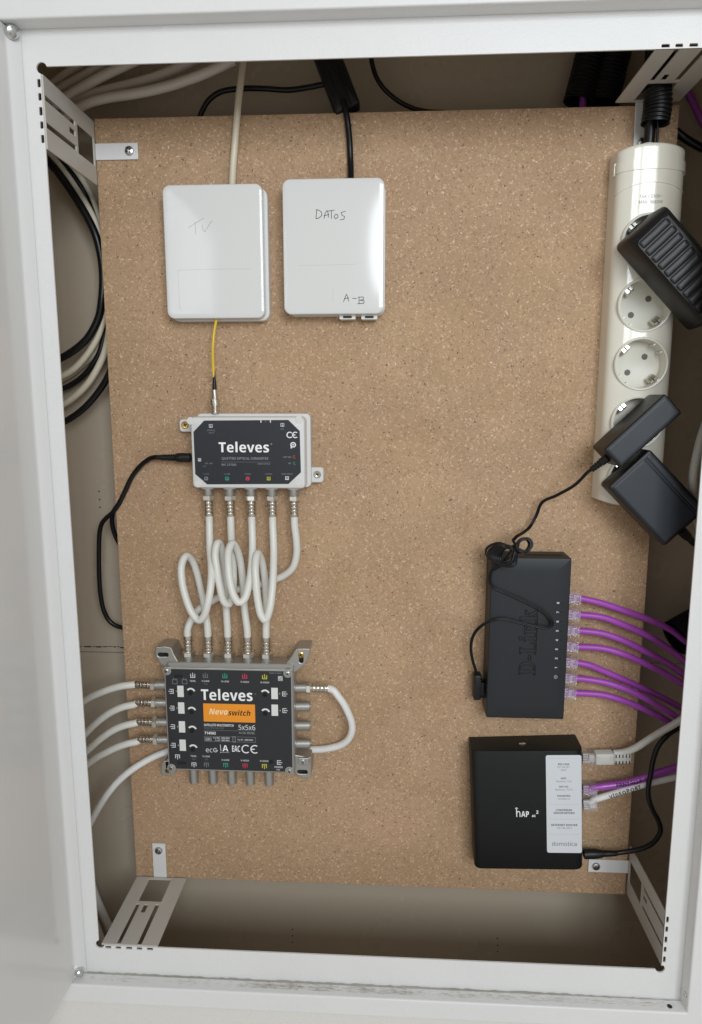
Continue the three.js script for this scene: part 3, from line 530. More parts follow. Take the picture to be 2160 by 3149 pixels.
feeds.forEach(([pts, label], i) => {
  const y = mswLeft[i], t = thing('coax_cable', label, 'cable', [30, y, 0], 'coax cables plugged into the side of the multiswitch');
  const a = connector([leftEnd + 0.6, y, HS], [-1, 0, 0], t, 4.0, 20), all = [[a[0] + 1.2, y, HS], ...path(zl, pts)];
  const jacket = part('jacket', cable(all, RC), M.coax, t);
  if (i === 3) writeOn(jacket, 'handwriting', all, RC, 0.50, 0.57, 'N3', { size: 52, spread: 2.0, flip: true });
});
{ // the loop that leaves the far side, runs behind the multiswitch and on towards the door
  const zr = survey(860, 2050, 0.1631), t = thing('coax_cable', 'long white coax cable looping round and running behind the multiswitch', 'cable', [200, -560, 0]);
  const y = mswRight[0], a = connector([rightEnd - 3.6, y, HS], [1, 0, 0], t, 4.1, 21);
  const pts = path(zr, [[1010, 440, 20], [1110, 560, 21], [1210, 700, 21], [1300, 880, 20], [1362, 1060, 18], [1365, 1220, 16], [1290, 1380, 13], [1150, 1480, 10], [980, 1530, 8], [800, 1558, 6], [550, 1565, 5], [300, 1570, 5]]);
  const out = path(zl, [[860, 742, 5], [815, 762, 5.5], [730, 795, 8], [640, 842, 12], [550, 900, 16], [460, 975, 18], [380, 1066, 18], [310, 1170, 16], [255, 1270, 13], [205, 1375, 9], [150, 1520, 4], [110, 1700, 0]]);
  part('jacket', cable([[a[0] - 1.2, y, HS], ...pts, ...out], RC), M.white, t);
}

// the fibre lead between the TV box and the converter
{
  const zf = survey(480, 500, 0.4768), t = thing('fibre_cable', 'thin yellow fibre lead from the TV box down to the converter', 'cable', [110, -220, 0]), x = fib[0];
  const end = zf(377, 1470, 15);
  part('plug_body', turned([[1.2, 0], [2.4, 0.2], [2.4, 3], [3.6, 3.2], [3.6, 4.2], [4.3, 4.4], [4.3, 9.2], [3.8, 9.6], [2.6, 9.8], [2.6, 17.5], [2.1, 18], [1.4, 18]], [x, -252.5, 15], [0, 1, 0], 16), M.nickel, t);
  part('boot', turned([[2.1, 0], [1.8, 6], [1.3, 12], [1.1, 18], [0.9, 18]], [x, -236, 15], [0, 1, 0], 16), M.blackRubber, t);
  part('jacket', cable([[x, -222, 15], ...path(zf, [[375, 1385, 15], [368, 1290, 16], [368, 1180, 18], [376, 1090, 17], [388, 1020, 14], [392, 960, 12]])], 1.25), M.yellow, t);
}

// ------------------------------------------------------------------ the two white junction boxes
function whiteBox(name, label, x0, y0, x1, y1, draw, body) {
  const t = thing(name, label, 'box', [(x0 + x1) / 2, y1, 0]);
  part('back_shell', rings(x0 + body[0], y0 - body[1], x1 + body[2], y1 - body[3], 7, [[0.6, 0.2], [0, 1], [0, 9.5], [0.5, 10.2], [1.5, 10.3]], 0.5), M.boxWhite, t);
  const [c, g] = canvas(1024, Math.round(1024 * (y0 - y1) / (x1 - x0)));
  g.fillStyle = 'rgb(255,255,255)'; g.fillRect(0, 0, c.width, c.height); draw(g, c.width, c.height);
  const lid = [[0.3, 9.2], [0, 9.8], [0, 18.5], [0.15, 19.1], [0.5, 19.5], [1.1, 19.72]];
  lid.push([4.2, 19.85]);
  const rim = rings(x0, y0, x1, y1, 6.5, lid, 0.6, 10), e = 4.0, W = x1 - x0, H = y0 - y1, top = new THREE.PlaneGeometry(W - 2 * e, H - 2 * e, 36, 44), P = top.attributes.position;
  for (let i = 0; i < P.count; i++) { const u = Math.abs(P.getX(i)) / (W / 2 - e), v = Math.abs(P.getY(i)) / (H / 2 - e); P.setZ(i, 19.87 + 0.55 * (1 - Math.pow(u, 2.4)) * (1 - Math.pow(v, 2.4))); }
  top.computeVertexNormals(); top.translate((x0 + x1) / 2, (y0 + y1) / 2, 0); uvPlan(top, x0, y1, x1, y0);
  part('lid', [rim, top], phys({ color: rgb(0.70, 0.70, 0.685), map: colorMap(c), roughness: 0.09 }), t);
  return t;
}
const pen = (g, w, k) => { g.strokeStyle = k; g.lineWidth = w; g.lineCap = 'round'; g.lineJoin = 'round'; };
const stroke = (g, pts) => { g.beginPath(); pts.forEach(([x, y], i) => (i ? g.lineTo(x, y) : g.moveTo(x, y))); g.stroke(); };
whiteBox('junction_box', 'glossy white junction box marked TV with the yellow lead below', 67.6, -62.6, 154, -173.2, (g, w, h) => {
  const q = (x, y) => [(x - 33 - (y - 135) * 0.042) / 652 * w, (y - 138) / 866 * h];
  pen(g, 6, 'rgba(84,86,94,0.34)'); stroke(g, [q(212, 412), q(250, 388), q(310, 352)]); stroke(g, [q(252, 378), q(256, 410), q(258, 452)]); stroke(g, [q(300, 398), q(306, 430), q(318, 440), q(336, 412), q(362, 372)]);
  pen(g, 3, 'rgba(120,122,132,0.34)'); stroke(g, [q(620, 683), q(320, 682), q(140, 687), q(146, 800), q(152, 930), q(165, 945)]);
}, [1.0, 1.2, 2.6, 1.4]);
const datos = whiteBox('junction_box', 'glossy white junction box marked DATOS and A-B with two sockets below', 171, -59.6, 257.6, -170.4, (g, w, h) => {
  const q = (x, y) => [(x - 812 - (y - 100) * 0.022) / 655 * w, (y - 98 + (x - 810) * 0.03) / 886 * h];
  pen(g, 6, 'rgba(38,40,48,0.9)');
  stroke(g, [q(1038, 292), q(1034, 350), q(1052, 346), q(1072, 328), q(1068, 306), q(1050, 294), q(1034, 293)]);
  stroke(g, [q(1086, 348), q(1092, 316), q(1104, 296), q(1112, 312), q(1114, 340)]); stroke(g, [q(1086, 330), q(1116, 322)]);
  stroke(g, [q(1112, 300), q(1150, 294)]); stroke(g, [q(1132, 298), q(1134, 348)]); stroke(g, [q(1160, 320), q(1150, 335), q(1160, 350), q(1176, 338), q(1172, 322), q(1160, 320)]); stroke(g, [q(1222, 300), q(1196, 308), q(1200, 324), q(1218, 334), q(1214, 350), q(1190, 356)]);
  stroke(g, [q(1222, 890), q(1232, 860), q(1240, 840), q(1250, 862), q(1254, 886)]); stroke(g, [q(1226, 870), q(1256, 864)]); stroke(g, [q(1280, 866), q(1306, 868)]);
  stroke(g, [q(1322, 858), q(1324, 900)]); stroke(g, [q(1316, 858), q(1350, 856), q(1352, 872), q(1328, 878), q(1356, 882), q(1354, 898), q(1314, 902)]);
  pen(g, 3, 'rgba(130,130,138,0.28)'); stroke(g, [q(930, 655), q(1120, 650), q(1300, 641)]); stroke(g, [q(1152, 800), q(1152, 895)]);
}, [1.2, 1.4, 0.8, 0.4]);
for (const x of [1237, 1377]) {
  const zf = survey(480, 500, 0.4768), a = zf(x - 52, 960, 9), b = zf(x + 52, 1013, 9);
  const s = part('socket', box(a[0], -166, b[0], b[1], 3.5, 12.5, 0.8, 0.5), M.white, datos);
  part('socket_slot', box(a[0] + 3.3, b[1] + 2.9, b[0] - 3.3, b[1] + 0.9, 12.3, 12.75, 0.3, 0.1), M.blackRubber, s);
}

// ------------------------------------------------------------------ power strip
const strip = thing('power_strip', 'cream power strip with a row of round sockets along the board edge', 'power strip', [476, -342, 0]);
const SX = 476.4, SW = 27.6, SY0 = -37.4, SY1 = -336.6;
const dome = (s) => 12.5 + 12.5 * Math.pow(Math.max(0, 1 - Math.pow(Math.abs(s), 3)), 1 / 2.6);
const sockets = [-114.5, -165.6, -214, -263.2, -312].map((y) => [SX, y]);
const RS = 22.0, sockR = 20.6;
{
  // the domed shell, cut round the sockets: rows across, with the field left open inside each socket ring
  const P = [], I = [], U = [], nx = 56, ny = 300, id = [];
  const end = (s) => 5.0 * Math.pow(Math.abs(s), 2.2);
  for (let j = 0; j <= ny; j++) for (let i = 0; i <= nx; i++) {
    const s = Math.sin((i / nx * 2 - 1) * Math.PI / 2), y0 = SY0 - end(s), y1 = SY1 + end(s); const f = j / ny, y = y0 + (y1 - y0) * f, e = Math.min((y0 - y), (y - y1)), edge = e < 3 ? Math.sqrt(Math.max(0, 1 - (1 - e / 3) ** 2)) : 1;
    P.push(SX + SW * s, y, 9 + (dome(s) - 9) * (0.72 + 0.28 * edge)); U.push((SX + SW * s) , y);
  }
  const inside = (x, y) => sockets.some(([a, b]) => Math.hypot(x - a, y - b) < RS - 0.2);
  for (let j = 0; j < ny; j++) for (let i = 0; i < nx; i++) {
    const A = j * (nx + 1) + i, B = A + nx + 1, q = [A, A + 1, B, B + 1];
    if (q.every((k) => inside(P[3 * k], P[3 * k + 1]))) continue;
    I.push(A, B, B + 1, A, B + 1, A + 1);
  }
  const ringIdx = []; for (let i = 0; i <= nx; i++) ringIdx.push(i); for (let j = 1; j <= ny; j++) ringIdx.push(j * (nx + 1) + nx); for (let i = nx - 1; i >= 0; i--) ringIdx.push(ny * (nx + 1) + i); for (let j = ny - 1; j > 0; j--) ringIdx.push(j * (nx + 1));
  const start = P.length / 3; for (const k of ringIdx) { P.push(SX + (P[3 * k] - SX) * 1.035, P[3 * k + 1], 0.2); U.push(P[3 * k], P[3 * k + 1]); }
  ringIdx.forEach((k, n) => { const m = (n + 1) % ringIdx.length, a = k, b = ringIdx[m]; I.push(a, b, start + m, a, start + m, start + n); });
  const g = new THREE.BufferGeometry(); g.setAttribute('position', new THREE.Float32BufferAttribute(P, 3)); g.setAttribute('uv', new THREE.Float32BufferAttribute(U, 2)); g.setIndex(I);
  part('shell', toCreasedNormals(g, 0.6), M.strip, strip);
  // end band with its clips, raised joint lines
  const band = (y, w, lift, bow) => { const Q = [], J = [], n = 40; for (let i = 0; i <= n; i++) { const s = Math.sin((i / n * 2 - 1) * Math.PI / 2 * 0.995), yy = y - bow * s * s; for (const [dy, dh] of [[w / 2, -0.3], [w / 2 - 0.15, lift], [-w / 2 + 0.15, lift], [-w / 2, -0.3]]) Q.push(SX + (SW + lift) * s, yy + dy, dome(s) + dh); } for (let i = 0; i < n; i++) for (let k = 0; k < 3; k++) { const A = 4 * i + k; J.push(A, A + 1, A + 5, A, A + 5, A + 4); } const b = new THREE.BufferGeometry(); b.setAttribute('position', new THREE.Float32BufferAttribute(Q, 3)); b.setIndex(J); uvPlan(b, 0, 0, 40, 40); return toCreasedNormals(b, 0.4); };
  part('band', band(-54.6, 8.4, 0.65, 1.5), M.strip, strip);
  part('joint_ridge', band(-68.4, 1.0, 0.6, 8), M.strip, strip);
  for (const s of [-1, 1]) part('clip', box(SX + s * 27.2, -51, SX + s * 29.0, -61, 8, 15, 0.6, 0.5), M.strip, strip);
  part('inlet', turned([[6, 0], [5.6, 3.5], [4.6, 4], [0, 4]], [SX - 2, -39.5, 12], [0, 1, 0], 22), M.greyBoot, strip);
  sockets.forEach(([x, y]) => {
    const top = 25.4, floorH = 11.5;
    const s = part('socket', turned([[RS + 0.9, 20.6], [RS + 0.5, top - 0.2], [RS - 0.2, top + 0.5], [sockR, top + 0.2], [sockR - 0.7, floorH + 0.3], [sockR - 1.2, floorH], [0, floorH]], [x, y, 0], [0, 0, 1], 56), M.stripInner, strip);
    const a = 44 * DEG, dx = Math.cos(a), dy = Math.sin(a);
    part('pin_hole', [1, -1].map((k) => turned([[0, 0], [2.6, 0], [2.6, 0.15], [2.1, 0.2], [0, 0.18]], [x + k * dx * 9.6, y + k * dy * 9.6, floorH], [0, 0, 1], 20)), std({ color: rgb(0.16, 0.15, 0.13), roughness: 0.7 }), s);
    const clips = []; for (const k of [1, -1]) for (const off of [-1.9, 1.9]) {
      const c = [[14.0, 3.6], [14.6, 6.6], [16.6, 9.6], [19.7, 9.0], [19.7, 0.3], [17.6, 0.3], [17.2, 4.0]]; const sh = poly(c); const gx = slab(sh, -1.55, 1.55, 0.3);   // radial profile, then stood up
      gx.applyMatrix4(new THREE.Matrix4().makeBasis(V3(-k * dy, k * dx, 0), V3(0, 0, 1), V3(k * dx, k * dy, 0)));
      gx.translate(x + k * dx * off, y + k * dy * off, floorH); clips.push(gx);
    }
    clips.forEach((q) => part('earth_clip', q, M.contact, s));
    const keys = []; for (const k of [1, -1]) for (const off of [-4.3, 4.3]) { const g2 = new THREE.BoxGeometry(1.5, 2.2, 12).translate(0, 0, 6); g2.rotateZ(0); const ang = a; g2.translate(0, 19.2 * 1, 0); const rot = k > 0 ? ang - Math.PI / 2 : ang + Math.PI / 2; g2.translate(off, -0.4, 0).rotateZ(rot).translate(x, y, floorH); keys.push(g2); }
    keys.forEach((q) => part('guide_rib', q, M.stripInner, s));
  });
  const [c, pr] = canvas(512, 256); pr.fillStyle = 'rgba(120,118,112,0.8)'; pr.textAlign = 'center'; pr.textBaseline = 'middle'; pr.font = '74px sans-serif'; pr.fillText('16A / 230V~', 256, 74); pr.fillText('MAX. 3680W', 256, 176);
  const Q = [], UV = [], J = []; for (let j = 0; j <= 4; j++) for (let i = 0; i <= 16; i++) { const x = -12 + 24 * i / 16, s = x / SW; Q.push(SX - 1 + x, -76.5 - 11 * j / 4, dome(s) + 0.12); UV.push(i / 16, 1 - j / 4); }
  for (let j = 0; j < 4; j++) for (let i = 0; i < 16; i++) { const A = j * 17 + i; J.push(A, A + 17, A + 18, A, A + 18, A + 1); }
  const d = new THREE.BufferGeometry(); d.setAttribute('position', new THREE.Float32BufferAttribute(Q, 3)); d.setAttribute('uv', new THREE.Float32BufferAttribute(UV, 2)); d.setIndex(J); d.computeVertexNormals();
  part('rating_text', d, print(c, 0.5), strip);
}
{ // hose and lead above the strip
  const zt = survey(1700, 120, 0.2886), end = zt(1092, 905, 21);
  single('corrugated_hose', 'black corrugated hose through the bracket above the power strip', 'hose', hose([[end[0], end[1], 21], [end[0] + 1, end[1] + 14, 21.5], [475.5, 4, 22.5], [476, 40, 22], [476, 84, 10]], 11.2), M.blackRubber);
  const a = zt(1030, 1085, 13);
  single('power_lead', 'thick dark lead from the hose into the power strip', 'cable', [cable([[a[0], -38, 12.5], [a[0] - 0.3, -28, 14], [end[0] - 3, -14, 17], [474, 4, 20], [476, 50, 18]], 4.4), cable([[a[0] + 5.4, -38, 15], [a[0] + 5, -28, 17], [end[0] + 2, -14, 19.5], [476, 4, 21], [477, 50, 19]], 1.1, { sides: 8 })], M.blackCable);
}

// ------------------------------------------------------------------ the three adapters
function axes(o, p) { return Math.atan2(p[1] - o[1], p[0] - o[0]); }
function brick(name, label, corner, a, lu, lv, r, list, mat) {    // a block on a tilted rectangle: corner, direction of its first side, lengths of both sides (the second turned clockwise)
  const t = thing(name, label, 'adapter', [corner[0], corner[1], 24]);
  const put = (g) => g.rotateZ(a).translate(corner[0], corner[1], 0);
  part('case', put(rings(0, 0, lu, -lv, r, list, 0.45)), mat, t);
  return [t, put];
}
{
  const c = at(1889, 761, 26), a = axes(c, at(2046, 613, 26)), e1 = at(2046, 613, 54), e2 = at(2125, 1017, 26);
  const LU = (e1[0] - c[0]) * Math.cos(a) + (e1[1] - c[1]) * Math.sin(a), LV = (e2[0] - c[0]) * Math.sin(a) - (e2[1] - c[1]) * Math.cos(a);
  const [t, put] = brick('power_adapter', 'big black adapter with a ribbed face in the top socket of the strip', c, a, LU, LV, 5, [[0.4, 25.8], [0, 27], [1, 50], [3, 55], [7.2, 60.4], [8.6, 61.2], [12, 61.3]], M.brick);
  const lo = (x, y) => { const p = at(1660 + 0.3228 * x, 400 + 0.3228 * y, 61.5), dx = p[0] - c[0], dy = p[1] - c[1]; return [dx * Math.cos(a) + dy * Math.sin(a), -dx * Math.sin(a) + dy * Math.cos(a)]; };
  const l0 = lo(935, 1082), l1 = lo(1205, 822), u0 = l0[0], u1 = l1[0], v0 = (l0[1] + l1[1]) / 2;
  part('ribbed_panel', put(rings(u0 - 0.9, v0 + 0.9, u1 + 0.9, v0 - 75, 4, [[0, 61.2], [0.3, 61.75], [0.7, 61.75], [1.0, 61.4], [6, 61.38]], 0.4)), M.brick, t);
  for (let i = 0; i < 10; i++) part('rib', put(rings(u0 + 0.3 + (i ? 0 : 0.4), v0 - i * 7.4 - 0.3, u1 - 0.3, v0 - i * 7.4 - 6.7, 1.6, [[0, 61.2], [0, 61.7], [0.25, 62.0], [0.8, 62.25], [2.0, 62.5], [3.1, 62.55]], 0.8)), M.brick, t);
}
let strainEnd;
{
  const c = at(1854, 1382, 60), a = axes(c, at(2031, 1221, 60));
  const [t, put] = brick('power_adapter', 'slim black adapter lying across the fourth socket, its lead hanging off', c, a, 65.5, 22.5, 2.6, [[1.2, 26], [0.4, 27], [0.4, 57], [0.7, 59], [1.9, 60], [2.4, 60.05]], M.brick);
  part('face_panel', put(rings(2.6, -2.6, 62.9, -19.9, 1.4, [[0, 59.9], [0.1, 60.4], [0.5, 60.6], [2, 60.6]], 0.6)), M.brickFace, t);
  const ex = -Math.cos(a), ey = -Math.sin(a), o = put(new THREE.BufferGeometry().setAttribute('position', new THREE.Float32BufferAttribute([0.5, -11.5, 46], 3))).attributes.position;
  const O = [o.getX(0), o.getY(0), 46]; const prof = [[3.6, 0], [3.4, 6.5]]; for (let i = 0; i < 4; i++) prof.push([2.1, 6.8 + i * 2.4], [2.1, 7.4 + i * 2.4], [3.1 - i * 0.15, 7.5 + i * 2.4], [3.1 - i * 0.15, 8.9 + i * 2.4]); prof.push([1.6, 16.6], [1.2, 17]);
  const e = part('strain_relief', turned(prof, O, [ex, ey, -0.35], 16), M.blackRubber, t); const l = Math.hypot(1, 0.35); strainEnd = [O[0] + ex / l * 16, O[1] + ey / l * 16, 46 - 0.35 / l * 16];
}
{
  const c = at(1870, 1499, 50), a = axes(c, at(1994, 1386, 50));
  const [t, put] = brick('power_adapter', 'flat black adapter with two fine grooves in the lowest socket', c, a, 46, 71.5, 3, [[1.0, 25.5], [0.2, 26.5], [0, 36], [0.5, 36.3], [0.5, 37], [0, 37.3], [0, 47.5], [0.8, 49.4], [2.2, 50], [2.6, 50.05]], M.brick);
  const panel = new THREE.Shape().moveTo(3, -3).lineTo(43, -3).lineTo(43, -68.5).lineTo(3, -68.5).closePath();
  part('face_panel', put(rings(2.9, -2.9, 36.3, -68.6, 1.2, [[0, 49.9], [0.1, 50.5], [0.4, 50.7], [2, 50.7]], 0.6)), M.brickFace, t);
  part('face_panel', put(rings(36.8, -2.9, 38.3, -68.6, 0.4, [[0, 49.9], [0.1, 50.5], [0.3, 50.7]], 0.6)), M.brickFace, t);
  part('face_panel', put(rings(38.8, -2.9, 43.2, -68.6, 1.2, [[0, 49.9], [0.1, 50.5], [0.4, 50.7], [2, 50.7]], 0.6)), M.brickFace, t);
  const o = at(2100, 1640, 40); part('strain_relief', turned([[4.2, 0], [4, 10], [3, 12], [3, 20], [2, 24]], [o[0] - 2, o[1] + 3, 40], [0.72, -0.62, -0.25], 16), M.blackRubber, t);
}

// ------------------------------------------------------------------ network switch
const dl = thing('network_switch', 'matt dark grey network switch with a row of purple patch leads', 'network switch', [390, -535, 0]);
const zd = survey(1400, 1600, 0.4768), HD = 28;
{
  part('case', rings(355, -382.8, 426, -535.4, 1.6, [[0.4, 1], [0, 1.4], [0, 26.6], [0.3, 27.5], [1.0, 28], [1.4, 28.05]], 0.5), M.dlink, dl);
  for (const [x, y] of [[360, -390], [419, -390], [360, -528], [419, -528]]) part('foot', turned([[4, 0], [4, 1.2]], [x, y, 0], [0, 0, 1], 14), M.blackRubber, dl);
  // raised outline lettering, reading upwards
  const [c, g] = canvas(1024, 2048), X0 = 354.6, X1 = 424.8, Y0 = -384, Y1 = -534.2;
  const q = (x, y) => { const p = zd(x, y, HD); return [(p[0] - X0) / (X1 - X0) * 1024, (p[1] - Y0) / (Y1 - Y0) * 2048]; };
  const face = rings(355.8, -383.6, 425.2, -534.6, 1.2, [[0, HD - 0.3], [0, HD + 0.02], [0.3, HD + 0.12], [12, HD + 0.13]], 0.8);
  part('top_face', face, phys({ color: rgb(0.0085, 0.0115, 0.0155), roughness: 0.5, bumpMap: grainy, bumpScale: 0.00008 }), dl);
  {
    const font = await new FontLoader().loadAsync('fonts/droid/droid_serif_bold.typeface.json'), lines = [], lo = zd(515, 998, HD), hi = zd(415, 572, HD), size = Math.abs(lo[0] - hi[0]) * 1.36;
    const shapes = font.generateShapes('D-Link', size), all = shapes.flatMap((q2) => [q2.getPoints(4), ...q2.holes.map((h2) => h2.getPoints(4))]);
    const xs = all.flat().map((p) => p.x), x0 = Math.min(...xs), x1 = Math.max(...xs), f = (hi[1] - lo[1]) / (x1 - x0);
    for (const pts of all) { const w = pts.map((p) => [lo[0] - p.y * 0.66, lo[1] + (p.x - x0) * f, HD + 0.12]); for (let i = 0; i < w.length; i++) { const p = w[i], n = w[(i + 1) % w.length], L = Math.hypot(n[0] - p[0], n[1] - p[1]); if (L > 0.05) lines.push(new THREE.CylinderGeometry(0.44, 0.44, L + 0.3, 6).rotateZ(Math.atan2(n[1] - p[1], n[0] - p[0]) - Math.PI / 2).translate((p[0] + n[0]) / 2, (p[1] + n[1]) / 2, HD + 0.12)); } }
    part('raised_outline', lines, M.router, dl).userData.kind = 'stuff';
  }
  const ys = [533, 593, 653, 713, 773, 832, 891, 950, 1010], marks = ['8', '7', '6', '5', '4', '3', '2', '1', '⏻'];
  ys.forEach((y, i) => { const p = zd(690 - i * 2, y, HD); part('indicator', turned([[0.95, 0], [0.9, 0.15], [0, 0.2]], [p[0], p[1], HD + 0.13], [0, 0, 1], 12), M.dark, dl); });
  g.font = 'bold 46px sans-serif'; g.textAlign = 'center'; g.textBaseline = 'middle'; g.fillStyle = '#d8dade';
  ys.forEach((y, i) => { const [a, b] = q(665 - i * 2, y); g.save(); g.translate(a, b); g.rotate(-Math.PI / 2); if (i === 8) { g.strokeStyle = '#9a9ca0'; g.lineWidth = 8; g.beginPath(); g.arc(0, 0, 19, 0, 7); g.stroke(); g.fillStyle = '#9a9ca0'; g.beginPath(); g.arc(0, 0, 7, 0, 7); g.fill(); } else g.fillText(marks[i], 0, 0); g.restore(); });
  const dec = new THREE.PlaneGeometry(X1 - X0, Y0 - Y1).translate((X0 + X1) / 2, (Y0 + Y1) / 2, HD + 0.2); part('printed_numbers', dec, print(c, 0.5), dl);
  for (let i = 0; i < 16; i++) part('vent_slot', new THREE.BoxGeometry(2.6, 0.35, 1.0).rotateY(i % 2 ? 0.7 : -0.7).translate(388 + i * 2.05, -382.7, 18), M.dark, dl);
  for (let i = 0; i < 16; i++) part('vent_slot', new THREE.BoxGeometry(2.6, 0.35, 1.0).rotateY(i % 2 ? -0.7 : 0.7).translate(388 + i * 2.05, -382.7, 15), M.dark, dl);
  part('power_socket', box(350.6, -506, 354.2, -518, 6, 18, 1, 0.4), M.blackRubber, dl);
}
function plug(o, dir, parent, wire, mats = {}) {                  // a clear modular plug; o where it leaves its socket
  const a = Math.atan2(dir[1], dir[0]), put = (g) => g.rotateZ(a).translate(o[0], o[1], o[2]);
  const shell = [new THREE.BoxGeometry(13, 11.6, 7.6).translate(6.5, 0, 0)];
  const p = part('plug', put(join(shell)), M.clear, parent);
  part('wire_pairs', put(join([-3.6, -1.2, 1.2, 3.6].map((y) => new THREE.BoxGeometry(5, 1.5, 2.2).translate(3.2, y, 0.5)).concat([new THREE.BoxGeometry(5.4, 6.4, 4.2).translate(9.2, 0, 0)]))), wire, p);
  part('latch', put(join([new THREE.BoxGeometry(12, 5.6, 0.9).rotateY(-0.14).translate(6.5, 0, 5.2), new THREE.BoxGeometry(1, 10.4, 1.4).translate(12.2, 0, 4.2), new THREE.BoxGeometry(0.8, 9.8, 1.0).translate(5.4, 0, 4.1)])), M.clear, p);
  return [o[0] + dir[0] * 10, o[1] + dir[1] * 10, o[2]];
}
const patch = [
  [500, [[818, 505, 13], [950, 536, 13], [1100, 586, 11], [1230, 632, 6], [1380, 700, 0], [1500, 790, -4]], 'purple patch lead at the top of the switch, running into the black hose'],
  [605, [[814, 606, 13], [950, 626, 14], [1100, 680, 13], [1230, 738, 9], [1350, 808, 4], [1460, 890, 0], [1560, 990, -4]], 'purple patch lead in the second switch socket from the top'],
  [708, [[810, 706, 13], [950, 730, 14], [1100, 782, 14], [1230, 848, 11], [1350, 910, 6], [1460, 985, 2], [1560, 1080, -2]], 'purple patch lead in the third switch socket from the top'],
  [812, [[806, 808, 13], [950, 826, 15], [1100, 868, 16], [1230, 926, 13], [1350, 985, 9], [1460, 1050, 5], [1560, 1120, 0]], 'purple patch lead in the middle socket, fourth from either end'],
  [915, [[804, 918, 13], [870, 936, 13], [950, 968, 12], [1100, 1034, 10], [1230, 1094, 6], [1330, 1140, 2], [1440, 1200, -3], [1560, 1270, -8]], 'purple patch lead in the third switch socket from the bottom, passing under its neighbour'],
  [1015, [[800, 1018, 13], [950, 1042, 15], [1100, 1088, 16], [1230, 1150, 15], [1330, 1205, 12], [1440, 1275, 8], [1560, 1360, 4]], 'purple patch lead in the second switch socket from the bottom'],
  [1110, [[796, 1108, 13], [950, 1126, 14], [1100, 1168, 14], [1230, 1222, 12], [1330, 1270, 8], [1400, 1312, 4], [1540, 1400, -2]], 'purple patch lead at the bottom of the switch, nearest the router'],
];
patch.forEach(([y, pts, label]) => {
  const o = zd(722, y, 13), t = thing('patch_lead', label, 'cable', [430, o[1], 0], 'purple patch leads in the network switch');
  const list = path(zd, pts), d = unit([0, 0], [1, -0.03]);
  const e = plug([426.2, o[1], 13], d, t, M.lilac);
  part('jacket', cable([[e[0] - 0.5, e[1], 13], [e[0] + 3, e[1] - 0.1, 13], ...list.slice(1)], 3.05), M.purple, t);
});
{ // hose that takes the purple leads
  const a = at(2078, 1962, 2), b = at(2240, 1890, -12);
  single('corrugated_hose', 'black corrugated hose swallowing a purple lead at the lip', 'hose', hose([a, [(a[0] + b[0]) / 2, (a[1] + b[1]) / 2 + 2, -6], b], 17, { step: 2.4 }), M.blackRubber);
}
